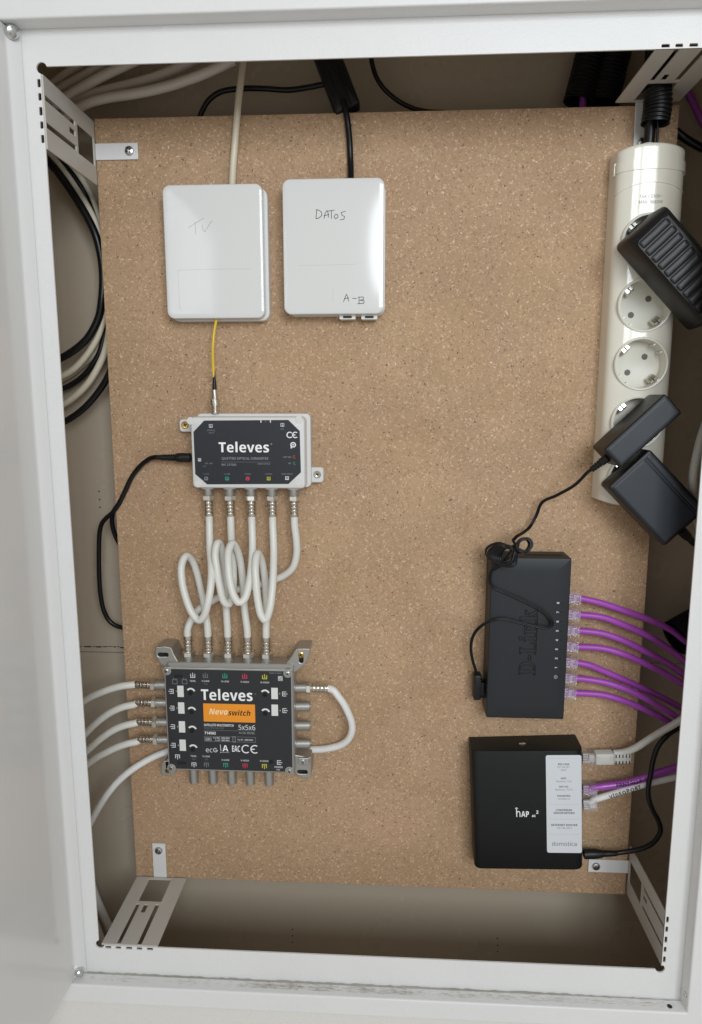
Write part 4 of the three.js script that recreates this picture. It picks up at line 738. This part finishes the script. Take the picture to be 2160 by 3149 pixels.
// lead of the slim adapter, tied in a bundle over the switch and plugged into its side
{
  const t = thing('adapter_lead', 'thin black twin lead tied in a bundle over the network switch', 'cable', [380, -400, 28]);
  const zk = survey(1420, 1600, 0.2133), twin = (pts, r = 0.8) => [cable(pts, r, { offset: 0.68, sides: 8, step: 1.6 }), cable(pts, r, { offset: -0.68, sides: 8, step: 1.6 })];
  const inn = [strainEnd, ...[[1810, 1450, 40], [1770, 1490, 32], [1715, 1522, 22], [1668, 1545, 14], [1650, 1585, 10], [1632, 1618, 12]].map(([x, y, h]) => at(x, y, h)), ...path(zk, [[900, 170, 20], [800, 230, 30], [740, 290, 35]])];
  const K = zk(785, 415, 38), A = zk(480, 570, 38), B = zk(940, 330, 36);
  const pts = [inn[inn.length - 1]], ua = [A[0] - K[0], A[1] - K[1]], ub = [B[0] - K[0], B[1] - K[1]];
  const la = Math.hypot(...ua), lb = Math.hypot(...ub), na = [-ua[1] / la, ua[0] / la], nb = [-ub[1] / lb, ub[0] / lb];
  for (let i = 0; i < 8; i++) {
    const f = i / 7, sA = 1.08 - 0.42 * f, hA = 33 + 9 * Math.sin(f * 2.6), w = 8.6 + rr(-0.6, 0.6), off = (f - 0.5) * 9;
    const Aq = (u, v, h) => [K[0] + ua[0] * u * sA + na[0] * (v + off * u), K[1] + ua[1] * u * sA + na[1] * (v + off * u), h], Bq = (u, v, h) => [K[0] + ub[0] * u + nb[0] * v, K[1] + ub[1] * u + nb[1] * v, h];
    pts.push([K[0] + rr(-1, 1), K[1] + rr(-1, 1), 37 + rr(-2, 3)], Aq(0.5, w, hA + 3), Aq(1.0, w * 0.55, hA), Aq(1.12, 0, hA - 3), Aq(1.0, -w * 0.6, hA - 4), Aq(0.5, -w * 0.9, hA - 1), [K[0] + rr(-1, 1), K[1] + rr(-1, 1), 36 + rr(-2, 3)], Bq(0.6, -5.6, 37 + f * 3), Bq(1.15 + 0.14 * f, -2.5, 35 + f * 4), Bq(1.15 + 0.14 * f, 3, 35 + f * 3), Bq(0.6, 5.4, 37 + f * 2));
  }
  part('tied_bundle', twin([...inn.slice(-2), ...pts, zk(520, 680, 34), zk(440, 720, 31)]), M.blackCable, t);
  part('twist_tie', [0, 0.9, 1.8].map((d, i) => turned([[4.4, 0], [5, 0.6], [4.4, 1.2]], [K[0] - 1 + d, K[1] - 0.6 + d * 0.6, 38], [0.85, 0.52, 0.1 * i], 18)), M.blackRubber, t);
  part('lead', twin(inn), M.blackCable, t);
  const z8 = survey(1430, 1750, 0.1937), run = [...path(zk, [[440, 720, 31], [405, 800, 30], [408, 900, 29.6], [470, 975, 29.6], [600, 1032, 30], [740, 1092, 30], [1000, 1215, 30.5], [1190, 1325, 31], [1290, 1440, 32], [1308, 1510, 32], [1240, 1548, 31.5], [1100, 1538, 30.5], [800, 1470, 29.8], [620, 1425, 29.8], [480, 1432, 29.6], [350, 1482, 28]]), ...path(z8, [[190, 970, 22], [112, 1120, 17], [97, 1280, 14], [125, 1450, 13], [170, 1600, 12.5], [192, 1690, 12.5]])];
  part('lead', twin(run), M.blackCable, t);
  const p0 = z8(198, 1650, 12.5), p1 = z8(205, 2050, 12.5), p2 = z8(345, 1985, 12.5);
  const body = part('plug', [rings(p0[0] - 3.7, p0[1], p0[0] + 3.7, p1[1], 2.0, [[0.6, 7], [0, 8], [0, 17], [0.6, 18.3], [1.6, 18.6]], 0.7), turned([[3.6, 0], [3.6, 8], [3, 8.4]], [p0[0] + 2, p2[1], 12.5], [1, 0, 0], 20)], M.blackRubber, t);
  for (let i = 0; i < 3; i++) part('grip_ridge', box(p0[0] - 3, p0[1] - 4.5 - i * 2.2, p0[0] + 3, p0[1] - 5.5 - i * 2.2, 18.3, 19.2, 0.4, 0.2), M.blackRubber, body);
}

// ------------------------------------------------------------------ router
const zh = survey(1400, 2200, 0.4768), HR = 33;
{
  const t = thing('router', 'black router with a white address label down its face', 'router', [398, -690, 0]);
  const C = [396.6, -626.4], A0 = 3.2 * DEG, LW = 103.6, LH = 121.6, put = (g) => g.rotateZ(A0).translate(C[0], C[1], 0);
  const s = new THREE.Shape().moveTo(-LW / 2 + 1.5, 0.6).lineTo(LW / 2 - 1, 0.6).lineTo(LW / 2, 2).lineTo(LW / 2 - 0.3, HR - 10).bezierCurveTo(LW / 2 - 0.6, HR - 3.5, LW / 2 - 3.5, HR - 0.4, LW / 2 - 10, HR).lineTo(-LW / 2 + 7, HR - 3.6).bezierCurveTo(-LW / 2 + 3, HR - 4, -LW / 2 + 1, HR - 6, -LW / 2 + 0.6, HR - 10).closePath();
  const g = new THREE.ExtrudeGeometry(s, { depth: LH - 2.4, bevelEnabled: true, bevelThickness: 1.2, bevelSize: 1.2, bevelOffset: -1.2, bevelSegments: 3, curveSegments: 10 });
  g.translate(0, 0, -LH / 2 + 1.2); g.applyMatrix4(new THREE.Matrix4().makeBasis(V3(1, 0, 0), V3(0, 0, 1), V3(0, -1, 0)));
  part('case', put(toCreasedNormals(g, 0.5)), M.router, t);
  const faceH = (x) => HR - 3.6 + 3.6 * (x + LW / 2 - 7) / (LW - 17);
  const lay = (x0, y0, x1, y1, lift, mat, name, round = 0) => { const sh = slab(rect(x0, y0, x1, y1, round), 0, lift); const pos = sh.attributes.position; for (let i = 0; i < pos.count; i++) pos.setZ(i, pos.getZ(i) + faceH(pos.getX(i)) + 0.02); uvPlan(sh, x0, y1, x1, y0); return part(name, put(sh), mat, t); };
  const loc = (x, y) => { const p = zh(x, y, HR - 1), dx = p[0] - C[0], dy = p[1] - C[1]; return [dx * Math.cos(A0) + dy * Math.sin(A0), -dx * Math.sin(A0) + dy * Math.cos(A0)]; };
  const a = loc(578, 256), b = loc(806, 252), c2 = loc(822, 881), d = loc(600, 885), x0 = (a[0] + d[0]) / 2, x1 = (b[0] + c2[0]) / 2, y0 = (a[1] + b[1]) / 2, y1 = (c2[1] + d[1]) / 2;
  const [c, k] = canvas(480, 1300); k.fillStyle = '#d3d6da'; k.fillRect(0, 0, 480, 1300); k.textAlign = 'center'; k.textBaseline = 'middle';
  const row = (v, text, size, color, weight = 'bold', squeeze = 1) => { k.save(); k.translate(240, (v - 255) / 630 * 1300); k.scale(squeeze, 1); k.font = `${weight} ${size}px sans-serif`; k.fillStyle = color; k.fillText(text, 0, 0); k.restore(); };
  row(312, 'RED CASA', 34, '#3c4047'); row(331, '192.168.50.1', 32, '#70747a', ''); row(350, 'DHCP', 30, '#70747a', ''); row(402, 'WIFI:', 32, '#4a4e55'); row(421, 'Madimas_1120', 32, '#777b81', ''); row(455, 'WIFI 5G:', 32, '#4a4e55'); row(474, 'Madimas_1120-5', 32, '#777b81', ''); row(514, 'PASSWORD:', 33, '#3f434a'); row(533, 'hod3M6c33', 31, '#777b81', ''); row(606, 'COMUNIDAD', 36, '#3c4047'); row(625, 'VIDEOPORTERO', 36, '#3c4047', 'bold', 1.08); row(703, 'INTERNET ROUTER', 37, '#3c4047', 'bold', 1.1); row(722, '192.168.100.2', 33, '#70747a', ''); row(826, 'domotica', 74, '#5e6268', '', 1.12);
  k.fillStyle = '#aeb2b7'; for (const v of [274, 568, 664, 762]) k.fillRect(30, (v - 255) / 630 * 1300, 420, 3);
  lay(x0, y0, x1, y1, 0.25, std({ map: colorMap(c), roughness: 0.42 }), 'address_label', 2);
  const e = loc(388, 596), f = loc(542, 664), [lc, lg] = canvas(640, 300); lg.fillStyle = '#eceeee'; lg.strokeStyle = '#eceeee'; lg.textBaseline = 'alphabetic';
  lg.font = 'bold 216px sans-serif'; lg.save(); lg.scale(0.80, 1); lg.fillText('AP', 206, 268); lg.restore(); lg.font = 'bold 100px sans-serif'; lg.fillText('ac', 446, 268); lg.font = 'bold 124px sans-serif'; lg.fillText('2', 562, 180);
  lg.lineWidth = 24; lg.beginPath(); lg.moveTo(38, 40); lg.lineTo(44, 270); lg.moveTo(44, 180); lg.bezierCurveTo(60, 100, 126, 104, 130, 170); lg.lineTo(132, 270); lg.stroke(); lg.lineWidth = 15; lg.beginPath(); lg.arc(40, 66, 42, 3.7, 5.72); lg.stroke();
  lay(e[0], e[1], f[0], f[1], 0.12, print(lc, 0.5), 'printed_logo');
  const port = (x, y, w, inner) => { const p = loc(x, y); const m = part('socket', put(new THREE.BoxGeometry(w, 0.8, 7).translate(p[0] + 1.6, LH / 2 - 0.2, 15)), M.dark, t); if (inner) part('contact', put(new THREE.BoxGeometry(w * 0.66, 0.9, 2.2).translate(p[0] + 1.6, LH / 2 - 0.05, 17.4)), M.contact, m); };
  port(441, 194, 9, true); port(518, 186, 9.5, false);
  for (let i = 0; i < 3; i++) part('port_shroud', put(box(LW / 2 - 1.2, [53, 15, 1][i] - 0, LW / 2 + 0.25, [40, 2, -12][i], 8, 20, 0.5, 0.1)), M.dark, t);
}
const rightOf = (y) => zh(838, y, 14)[0];
{
  const t = thing('patch_lead', 'grey patch lead with a slotted boot at the top of the router', 'cable', [455, -565, 0]);
  const o = zh(818, 272, 14), d = unit([0, 0], [1, 0.045]), e = plug(o, d, t, M.greyBoot), put = (g) => g.rotateZ(Math.atan2(d[1], d[0])).translate(o[0], o[1], 14);
  const boot = part('boot', put(rings(11.6, 5.7, 29, -5.7, 1.2, [[0.5, -4.6], [0, -4], [0, 3.6], [0.5, 4.6], [1.4, 5]], 0.6)), M.greyBoot, t);
  part('boot', put(rings(29, 5.2, 45, -5.2, 2, [[0.8, -4], [0, -3.4], [0, 3.2], [0.8, 4.2], [2, 4.6]], 0.6)), M.greyBoot, t);
  for (let i = 0; i < 5; i++) part('boot_slot', put(join([[-4.6, -1.6], [1.6, 4.6]].map(([a, b]) => new THREE.BoxGeometry(0.9, b - a, 0.4).translate(30.5 + i * 3.1, (a + b) / 2, 4.66)))), M.dark, boot);
  part('jacket', cable([[o[0] + d[0] * 43, o[1] + d[1] * 43, 14], ...path(zh, [[1020, 247, 14], [1090, 238, 15], [1160, 212, 17], [1250, 155, 20], [1330, 105, 22], [1425, 50, 24], [1560, -40, 26]])], 3.3), M.greyBoot, t);
}
{
  const t = thing('patch_lead', 'bright purple lead marked PANTALLA, wrapped in clear film', 'cable', [455, -600, 0]), o = zh(820, 478, 14), d = unit([0, 0], [1, 0.03]); plug(o, d, t, M.lilac);
  const all = [[o[0] + 7, o[1], 14], ...path(zh, [[880, 470, 14], [960, 458, 15], [1040, 447, 15], [1120, 432, 16], [1200, 410, 16], [1300, 375, 17], [1400, 345, 17], [1540, 294, 15]])];
  const j = part('jacket', cable(all, 3.5), phys({ color: rgb(0.34, 0.06, 0.42), roughness: 0.35, clearcoat: 0.5, clearcoatRoughness: 0.15, bumpMap: grainy, bumpScale: 0.0004 }), t);
  writeOn(j, 'handwriting', all, 3.5, 0.245, 0.49, 'PANTALLA', { color: '#170620', size: 74, weight: 'bold', spread: 2.0, jitter: 0.05, font: 'sans-serif', up: V3(0, 0.25, 0.97) });
}
{
  const t = thing('patch_lead', 'white lead marked VIDEOPORT in the third router socket', 'cable', [455, -625, 0]), o = zh(822, 574, 14), d = unit([0, 0], [1, 0.1]); plug(o, d, t, M.white);
  const all = [[o[0] + 6, o[1] + 0.5, 14], ...path(zh, [[890, 548, 14], [960, 524, 15], [1040, 500, 16], [1120, 474, 17], [1200, 450, 16], [1300, 425, 17], [1400, 402, 17], [1540, 372, 15]])];
  const j = part('jacket', cable(all, 3.3), M.white, t);
  writeOn(j, 'handwriting', all, 3.3, 0.20, 0.50, 'VIDEOPORT', { color: '#141318', size: 76, weight: 'bold', spread: 2.0, jitter: 0.05 });
}
{
  const t = thing('power_lead', 'black power lead looping from the bottom of the router to the lip', 'cable', [455, -670, 0]), o = zh(828, 894, 14), e = zh(1048, 886, 13);
  const d = unit(o, e), L = Math.hypot(e[0] - o[0], e[1] - o[1]), prof = [[3, 0], [4.6, 0.4], [4.8, 6], [4.7, 11], [3.9, 16], [3.4, 19]];
  for (let i = 0; i < 5; i++) prof.push([2.3, 19.5 + i * 1.9], [2.3, 20.1 + i * 1.9], [3.2 - i * 0.1, 20.2 + i * 1.9], [3.2 - i * 0.1, 21.2 + i * 1.9]); prof.push([2.2, L - 0.4], [1.4, L]);
  part('plug', turned(prof, o, d, 20), M.blackRubber, t);
  part('jacket', cable([[e[0] - d[0] * 2, e[1] - d[1] * 2, 13.5], ...path(zh, [[1100, 880, 14], [1180, 866, 16], [1250, 840, 20], [1300, 796, 24], [1326, 740, 26], [1312, 680, 26], [1275, 610, 26], [1250, 540, 26], [1246, 470, 26], [1262, 380, 26], [1280, 280, 26], [1310, 200, 25], [1370, 130, 22], [1430, 88, 18], [1540, 30, 12]])], 2.35), M.blackCable, t);
}

// ------------------------------------------------------------------ supply lead of the converter
{
  const z5 = survey(280, 1360, 0.2669), t = thing('power_lead', 'black supply lead of the converter, looped over the board edge', 'cable', [40, -380, 0]), o = z5(1150, 178, 12), e = z5(762, 172, 10), d = unit(o, e), L = Math.hypot(e[0] - o[0], e[1] - o[1]);
  const prof = [[2, -2], [3.2, -0.4], [3.2, 0], [4.2, 0.2], [4.4, 8], [4.2, 12], [3.4, 14]]; for (let i = 0; i < 5; i++) prof.push([2.4, 14.4 + i * 2.2], [2.4, 15 + i * 2.2], [3.2 - i * 0.1, 15.2 + i * 2.2], [3.2 - i * 0.1, 16.2 + i * 2.2]); prof.push([2, L - 0.3], [1.2, L]);
  part('plug', turned(prof, [o[0], o[1], 12], d, 20), M.blackRubber, t);
  part('jacket', [cable([[e[0] + 2, e[1], 11], ...path(z5, [[745, 172, 10], [680, 188, 8], [600, 245, 6], [520, 330, 4], [455, 430, 3], [405, 540, 3], [350, 655, 3], [300, 745, 2], [240, 820, 0], [180, 870, -3], [125, 940, -7], [100, 1040, -10], [94, 1160, -12], [92, 1350, -14], [96, 1550, -15], [112, 1760, -16], [150, 1940, -17], [215, 2060, -18], [300, 2118, -18], [390, 2138, -18], [520, 2140, -19]])], 2.25), cable(path(z5, [[330, 700, 1.5], [275, 770, -4], [246, 850, -9], [244, 930, -12], [268, 1040, -15], [318, 1150, -17], [400, 1260, -19]]), 2.25)], M.blackCable, t);
}

// ------------------------------------------------------------------ leads above the board
{
  const z1 = survey(0, 0, 0.6775), a = (pts, r, m, name, label, group) => single(name, label, 'cable', cable(pts, r), m, group);
  a(path(z1, [[1120, 190, -10], [1104, 290, -2], [1094, 370, 3], [1084, 450, 4.5], [1076, 540, 4.5], [1068, 640, 4.5], [1060, 740, 4.5], [1056, 815, 6], [1054, 860, 8]]), 3.0, M.cream, 'feed_cable', 'cream cable dropping over the board into the top of the TV box');
  const z6 = survey(880, 150, 0.3262);
  single('flat_cable', 'flat black cable dropping into the top of the DATOS box', 'cable', cable(path(z6, [[540, 480, 4], [560, 570, 4.2], [576, 650, 4], [590, 760, 3.2], [602, 900, 3], [608, 1040, 3], [612, 1150, 5], [613, 1240, 8]]), 2.7, { sides: 10 }), M.blackCable);
  const A = z6(400, 100, -2), B = z6(588, 585, -2), ang = Math.atan2(A[1] - B[1], A[0] - B[0]);
  const t = thing('junction_block', 'flat black cable block hanging above the board edge', 'connector block', [B[0], B[1], -14]);
  part('body', rings(-70, 11.2, 0, -11.2, 2.2, [[0.8, -13], [0, -12], [0, 2], [0.8, 3.4], [2.2, 4]], 0.6).rotateZ(ang + Math.PI).translate(B[0], B[1], 0), M.blackRubber, t);
  part('ridge', rings(-70, 4.2, -1.2, -4.2, 1, [[0, 3.8], [0.5, 5], [1.4, 5.2]], 0.6).rotateZ(ang + Math.PI).translate(B[0], B[1], 0), M.blackRubber, t);
  a(path(z1, [[880, 640, -20], [900, 560, -18], [918, 505, -16], [948, 455, -15], [1000, 418, -14], [1090, 402, -13], [1200, 402, -12], [1310, 408, -11], [1400, 396, -10], [1490, 378, -8]]), 2.35, M.blackCable, 'loose_cable', 'thin black cable arching across into the block above the board');
  a(path(z6, [[780, -60, -16], [800, 60, -17], [815, 150, -18], [850, 260, -19], [915, 365, -20], [1010, 455, -21], [1110, 520, -22], [1220, 568, -23], [1340, 592, -24], [1500, 600, -25]]), 2.1, M.blackCable, 'loose_cable', 'thin black cable curving down behind the middle of the board edge');
  const z8 = survey(100, 180, 0.2384);
  [[[[140, 420, -26], [270, 330, -24], [420, 220, -23], [620, 70, -22], [860, -120, -22]], 'white trunk cable in the corner, topmost of the bunch'],
    [[[200, 520, -20], [370, 395, -18], [560, 285, -17], [800, 150, -16], [1080, 0, -16], [1400, -160, -16]], 'white trunk cable second in the corner bunch'],
    [[[280, 600, -14], [450, 485, -12], [680, 345, -11], [930, 210, -10], [1250, 60, -10], [1600, -110, -10]], 'white trunk cable crossing the middle of the corner bunch'],
    [[[380, 660, -20], [560, 555, -18], [760, 465, -17], [1050, 385, -16], [1350, 310, -16], [1640, 220, -16], [1900, 110, -16], [2200, -40, -16]], 'white trunk cable fourth in the bunch, half behind the lowest'],
    [[[420, 760, -12], [560, 650, -10], [740, 565, -8], [1000, 500, -7], [1300, 455, -6], [1600, 395, -6], [1900, 310, -6], [2250, 180, -6], [2600, 20, -6]], 'white trunk cable lowest in the corner bunch']].forEach(([p, label]) => a(path(z8, p), 4.3, M.trunk, 'trunk_cable', label, 'trunk cables in the corner above the board'));
  const zt = survey(1700, 120, 0.2886);
  [[[[430, 60], [345, 390], [270, 680]], 'black corrugated hose ending above the board, with a pink lead inside'], [[[700, 60], [615, 390], [545, 690]], 'black corrugated hose beside the bracket above the board']].forEach(([p, label], i) => {
    const q = p.map(([x, y]) => zt(x, y, -24 + i * 3)); single('corrugated_hose', label, 'hose', hose(q, 12.8), M.blackRubber);
    if (!i) single('patch_lead', 'purple lead inside the hose above the board', 'cable', cable([[q[2][0] + 4, q[2][1] - 6, -24], [q[2][0] + 5, q[2][1] + 8, -25], [q[1][0] + 3, q[1][1], -25]], 3), M.purple);
  });
}
// ------------------------------------------------------------------ coil of cable in the gap beside the board
{
  const z3 = survey(0, 500, 0.4391), coil = (p, h, r, m, name, label, g) => single(name, label, 'cable', cable(p.map(([x, y], i) => z3(x, y, h + (i % 3 - 1) * 0.6)), r), m, g);
  const bg = 'black cables of the coil beside the board', cg = 'cream cables of the coil beside the board';
  coil([[240, -110], [320, -30], [400, 60], [500, 200], [600, 360], [668, 500], [705, 640], [722, 800], [714, 960], [690, 1090], [612, 1232], [490, 1335], [390, 1384], [280, 1410]], -15, 3.6, M.blackCable, 'coil_cable', 'black coil cable on the inside of the loop', bg);
  coil([[330, -80], [400, 0], [475, 95], [560, 220], [622, 322], [690, 470], [740, 680], [748, 900], [726, 1080], [682, 1228], [592, 1368], [500, 1458], [400, 1508], [290, 1540]], -21, 3.0, M.cream, 'coil_cable', 'cream coil cable next to the inner black one', cg);
  coil([[370, -60], [445, 10], [535, 120], [602, 235], [655, 370], [700, 500], [745, 660], [765, 900], [752, 1100], [732, 1200], [695, 1335], [605, 1472], [500, 1555], [408, 1594], [300, 1620]], -28, 2.6, M.blackCable, 'coil_cable', 'black coil cable between two cream turns', bg);
  coil([[440, -40], [530, 62], [620, 195], [672, 330], [700, 440], [760, 700], [776, 950], [742, 1190], [692, 1302], [585, 1408], [490, 1485], [400, 1530], [290, 1560]], -34, 3.2, M.cream, 'coil_cable', 'cream coil cable showing through beside the bracket', cg);
  coil([[800, 900], [775, 1120], [745, 1290], [712, 1385], [622, 1540], [520, 1642], [420, 1706], [300, 1750]], -22, 3.2, M.cream, 'coil_cable', 'cream coil cable hanging below the others', cg);
  coil([[830, 1150], [800, 1360], [762, 1485], [700, 1592], [600, 1710], [500, 1788], [425, 1826], [310, 1860]], -16, 3.2, M.blackCable, 'coil_cable', 'black coil cable hanging lowest of all', bg);
}
// ------------------------------------------------------------------ loose cables at the edges of the opening
{
  const zb = survey(180, 2000, 0.4089);
  const A = path(zb, [[190, 1560, -6], [225, 1680, -6], [275, 1840, -8], [330, 1970, -12], [385, 2090, -18], [440, 2210, -24]]), B = path(zb, [[170, 1760, 2], [215, 1900, 2], [255, 2010, 0], [300, 2130, -4], [340, 2240, -8]]);
  single('floor_cable', 'white cable slanting down behind the lower bracket', 'cable', cable(A, 4.2), M.white);
  const t = thing('floor_cable', 'white cable printed LSFH in the lower corner by the door', 'cable', [B[2][0], B[2][1], -4]);
  part('jacket', cable(B, 4.4), M.white, t); writeOn(t, 'printed_text', B, 4.4, 0.22, 0.82, 'CXT  LSFH', { size: 44, spread: 2.2 });
  single('edge_cable', 'grey cable bending out past the lip beside the flat adapter', 'cable', cable([[2230, 1180, 10], [2190, 1260, 26], [2160, 1335, 38], [2142, 1408, 42], [2132, 1468, 42], [2134, 1540, 36], [2150, 1620, 22], [2175, 1700, 6]].map((p) => at(...p)), 3.6), M.greyBoot);
  [[[[2100, 250, -37], [2130, 310, -37], [2170, 390, -37], [2240, 480, -37]], 'purple lead in the dark corner behind the bracket']].forEach(([p, label]) => single('patch_lead', label, 'cable', cable(p.map((q) => at(...q)), 3.1), M.purple));
  single('edge_cable', 'black cable in the gap beside the head of the power strip', 'cable', cable([[2060, 385, -16], [2100, 420, -14], [2150, 450, -12], [2210, 475, -12]].map((p) => at(...p)), 3.4), M.blackCable);
}
// ------------------------------------------------------------------ the window of the room, which lights the cabinet and shows in its glossy things
{
  const t = new THREE.Group(); t.name = 'window'; t.position.set(WIN.x, WIN.y - WIN.h / 2, WIN.z); scene.add(t);
  t.userData = { label: 'tall white window of the room facing the open cabinet', category: 'window' };
  const frame = []; const bar = (x, y, w, h) => frame.push(new THREE.BoxGeometry(w, h, 0.06).translate(x, y + WIN.h / 2, 0.02));
  bar(0, WIN.h / 2 + 0.03, 1.22, 0.06); bar(0, -WIN.h / 2 - 0.03, 1.22, 0.06); bar(-0.58, 0, 0.06, WIN.h); bar(0.58, 0, 0.06, WIN.h); bar(0, 0, 0.06, WIN.h);
  const f = new THREE.Mesh(mergeGeometries(frame), M.white); f.name = 'window_frame'; t.add(f);
  for (const s of [-1, 1]) { const p = new THREE.Mesh(new THREE.PlaneGeometry(WIN.w, WIN.h).rotateY(Math.PI).translate(s * 0.29, WIN.h / 2, 0), std({ color: rgb(0.02, 0.02, 0.02), emissive: rgb(0.9, 0.96, 1), emissiveIntensity: 3, roughness: 0.2 })); p.name = 'pane'; t.add(p); }
}
renderer.render(scene, camera);
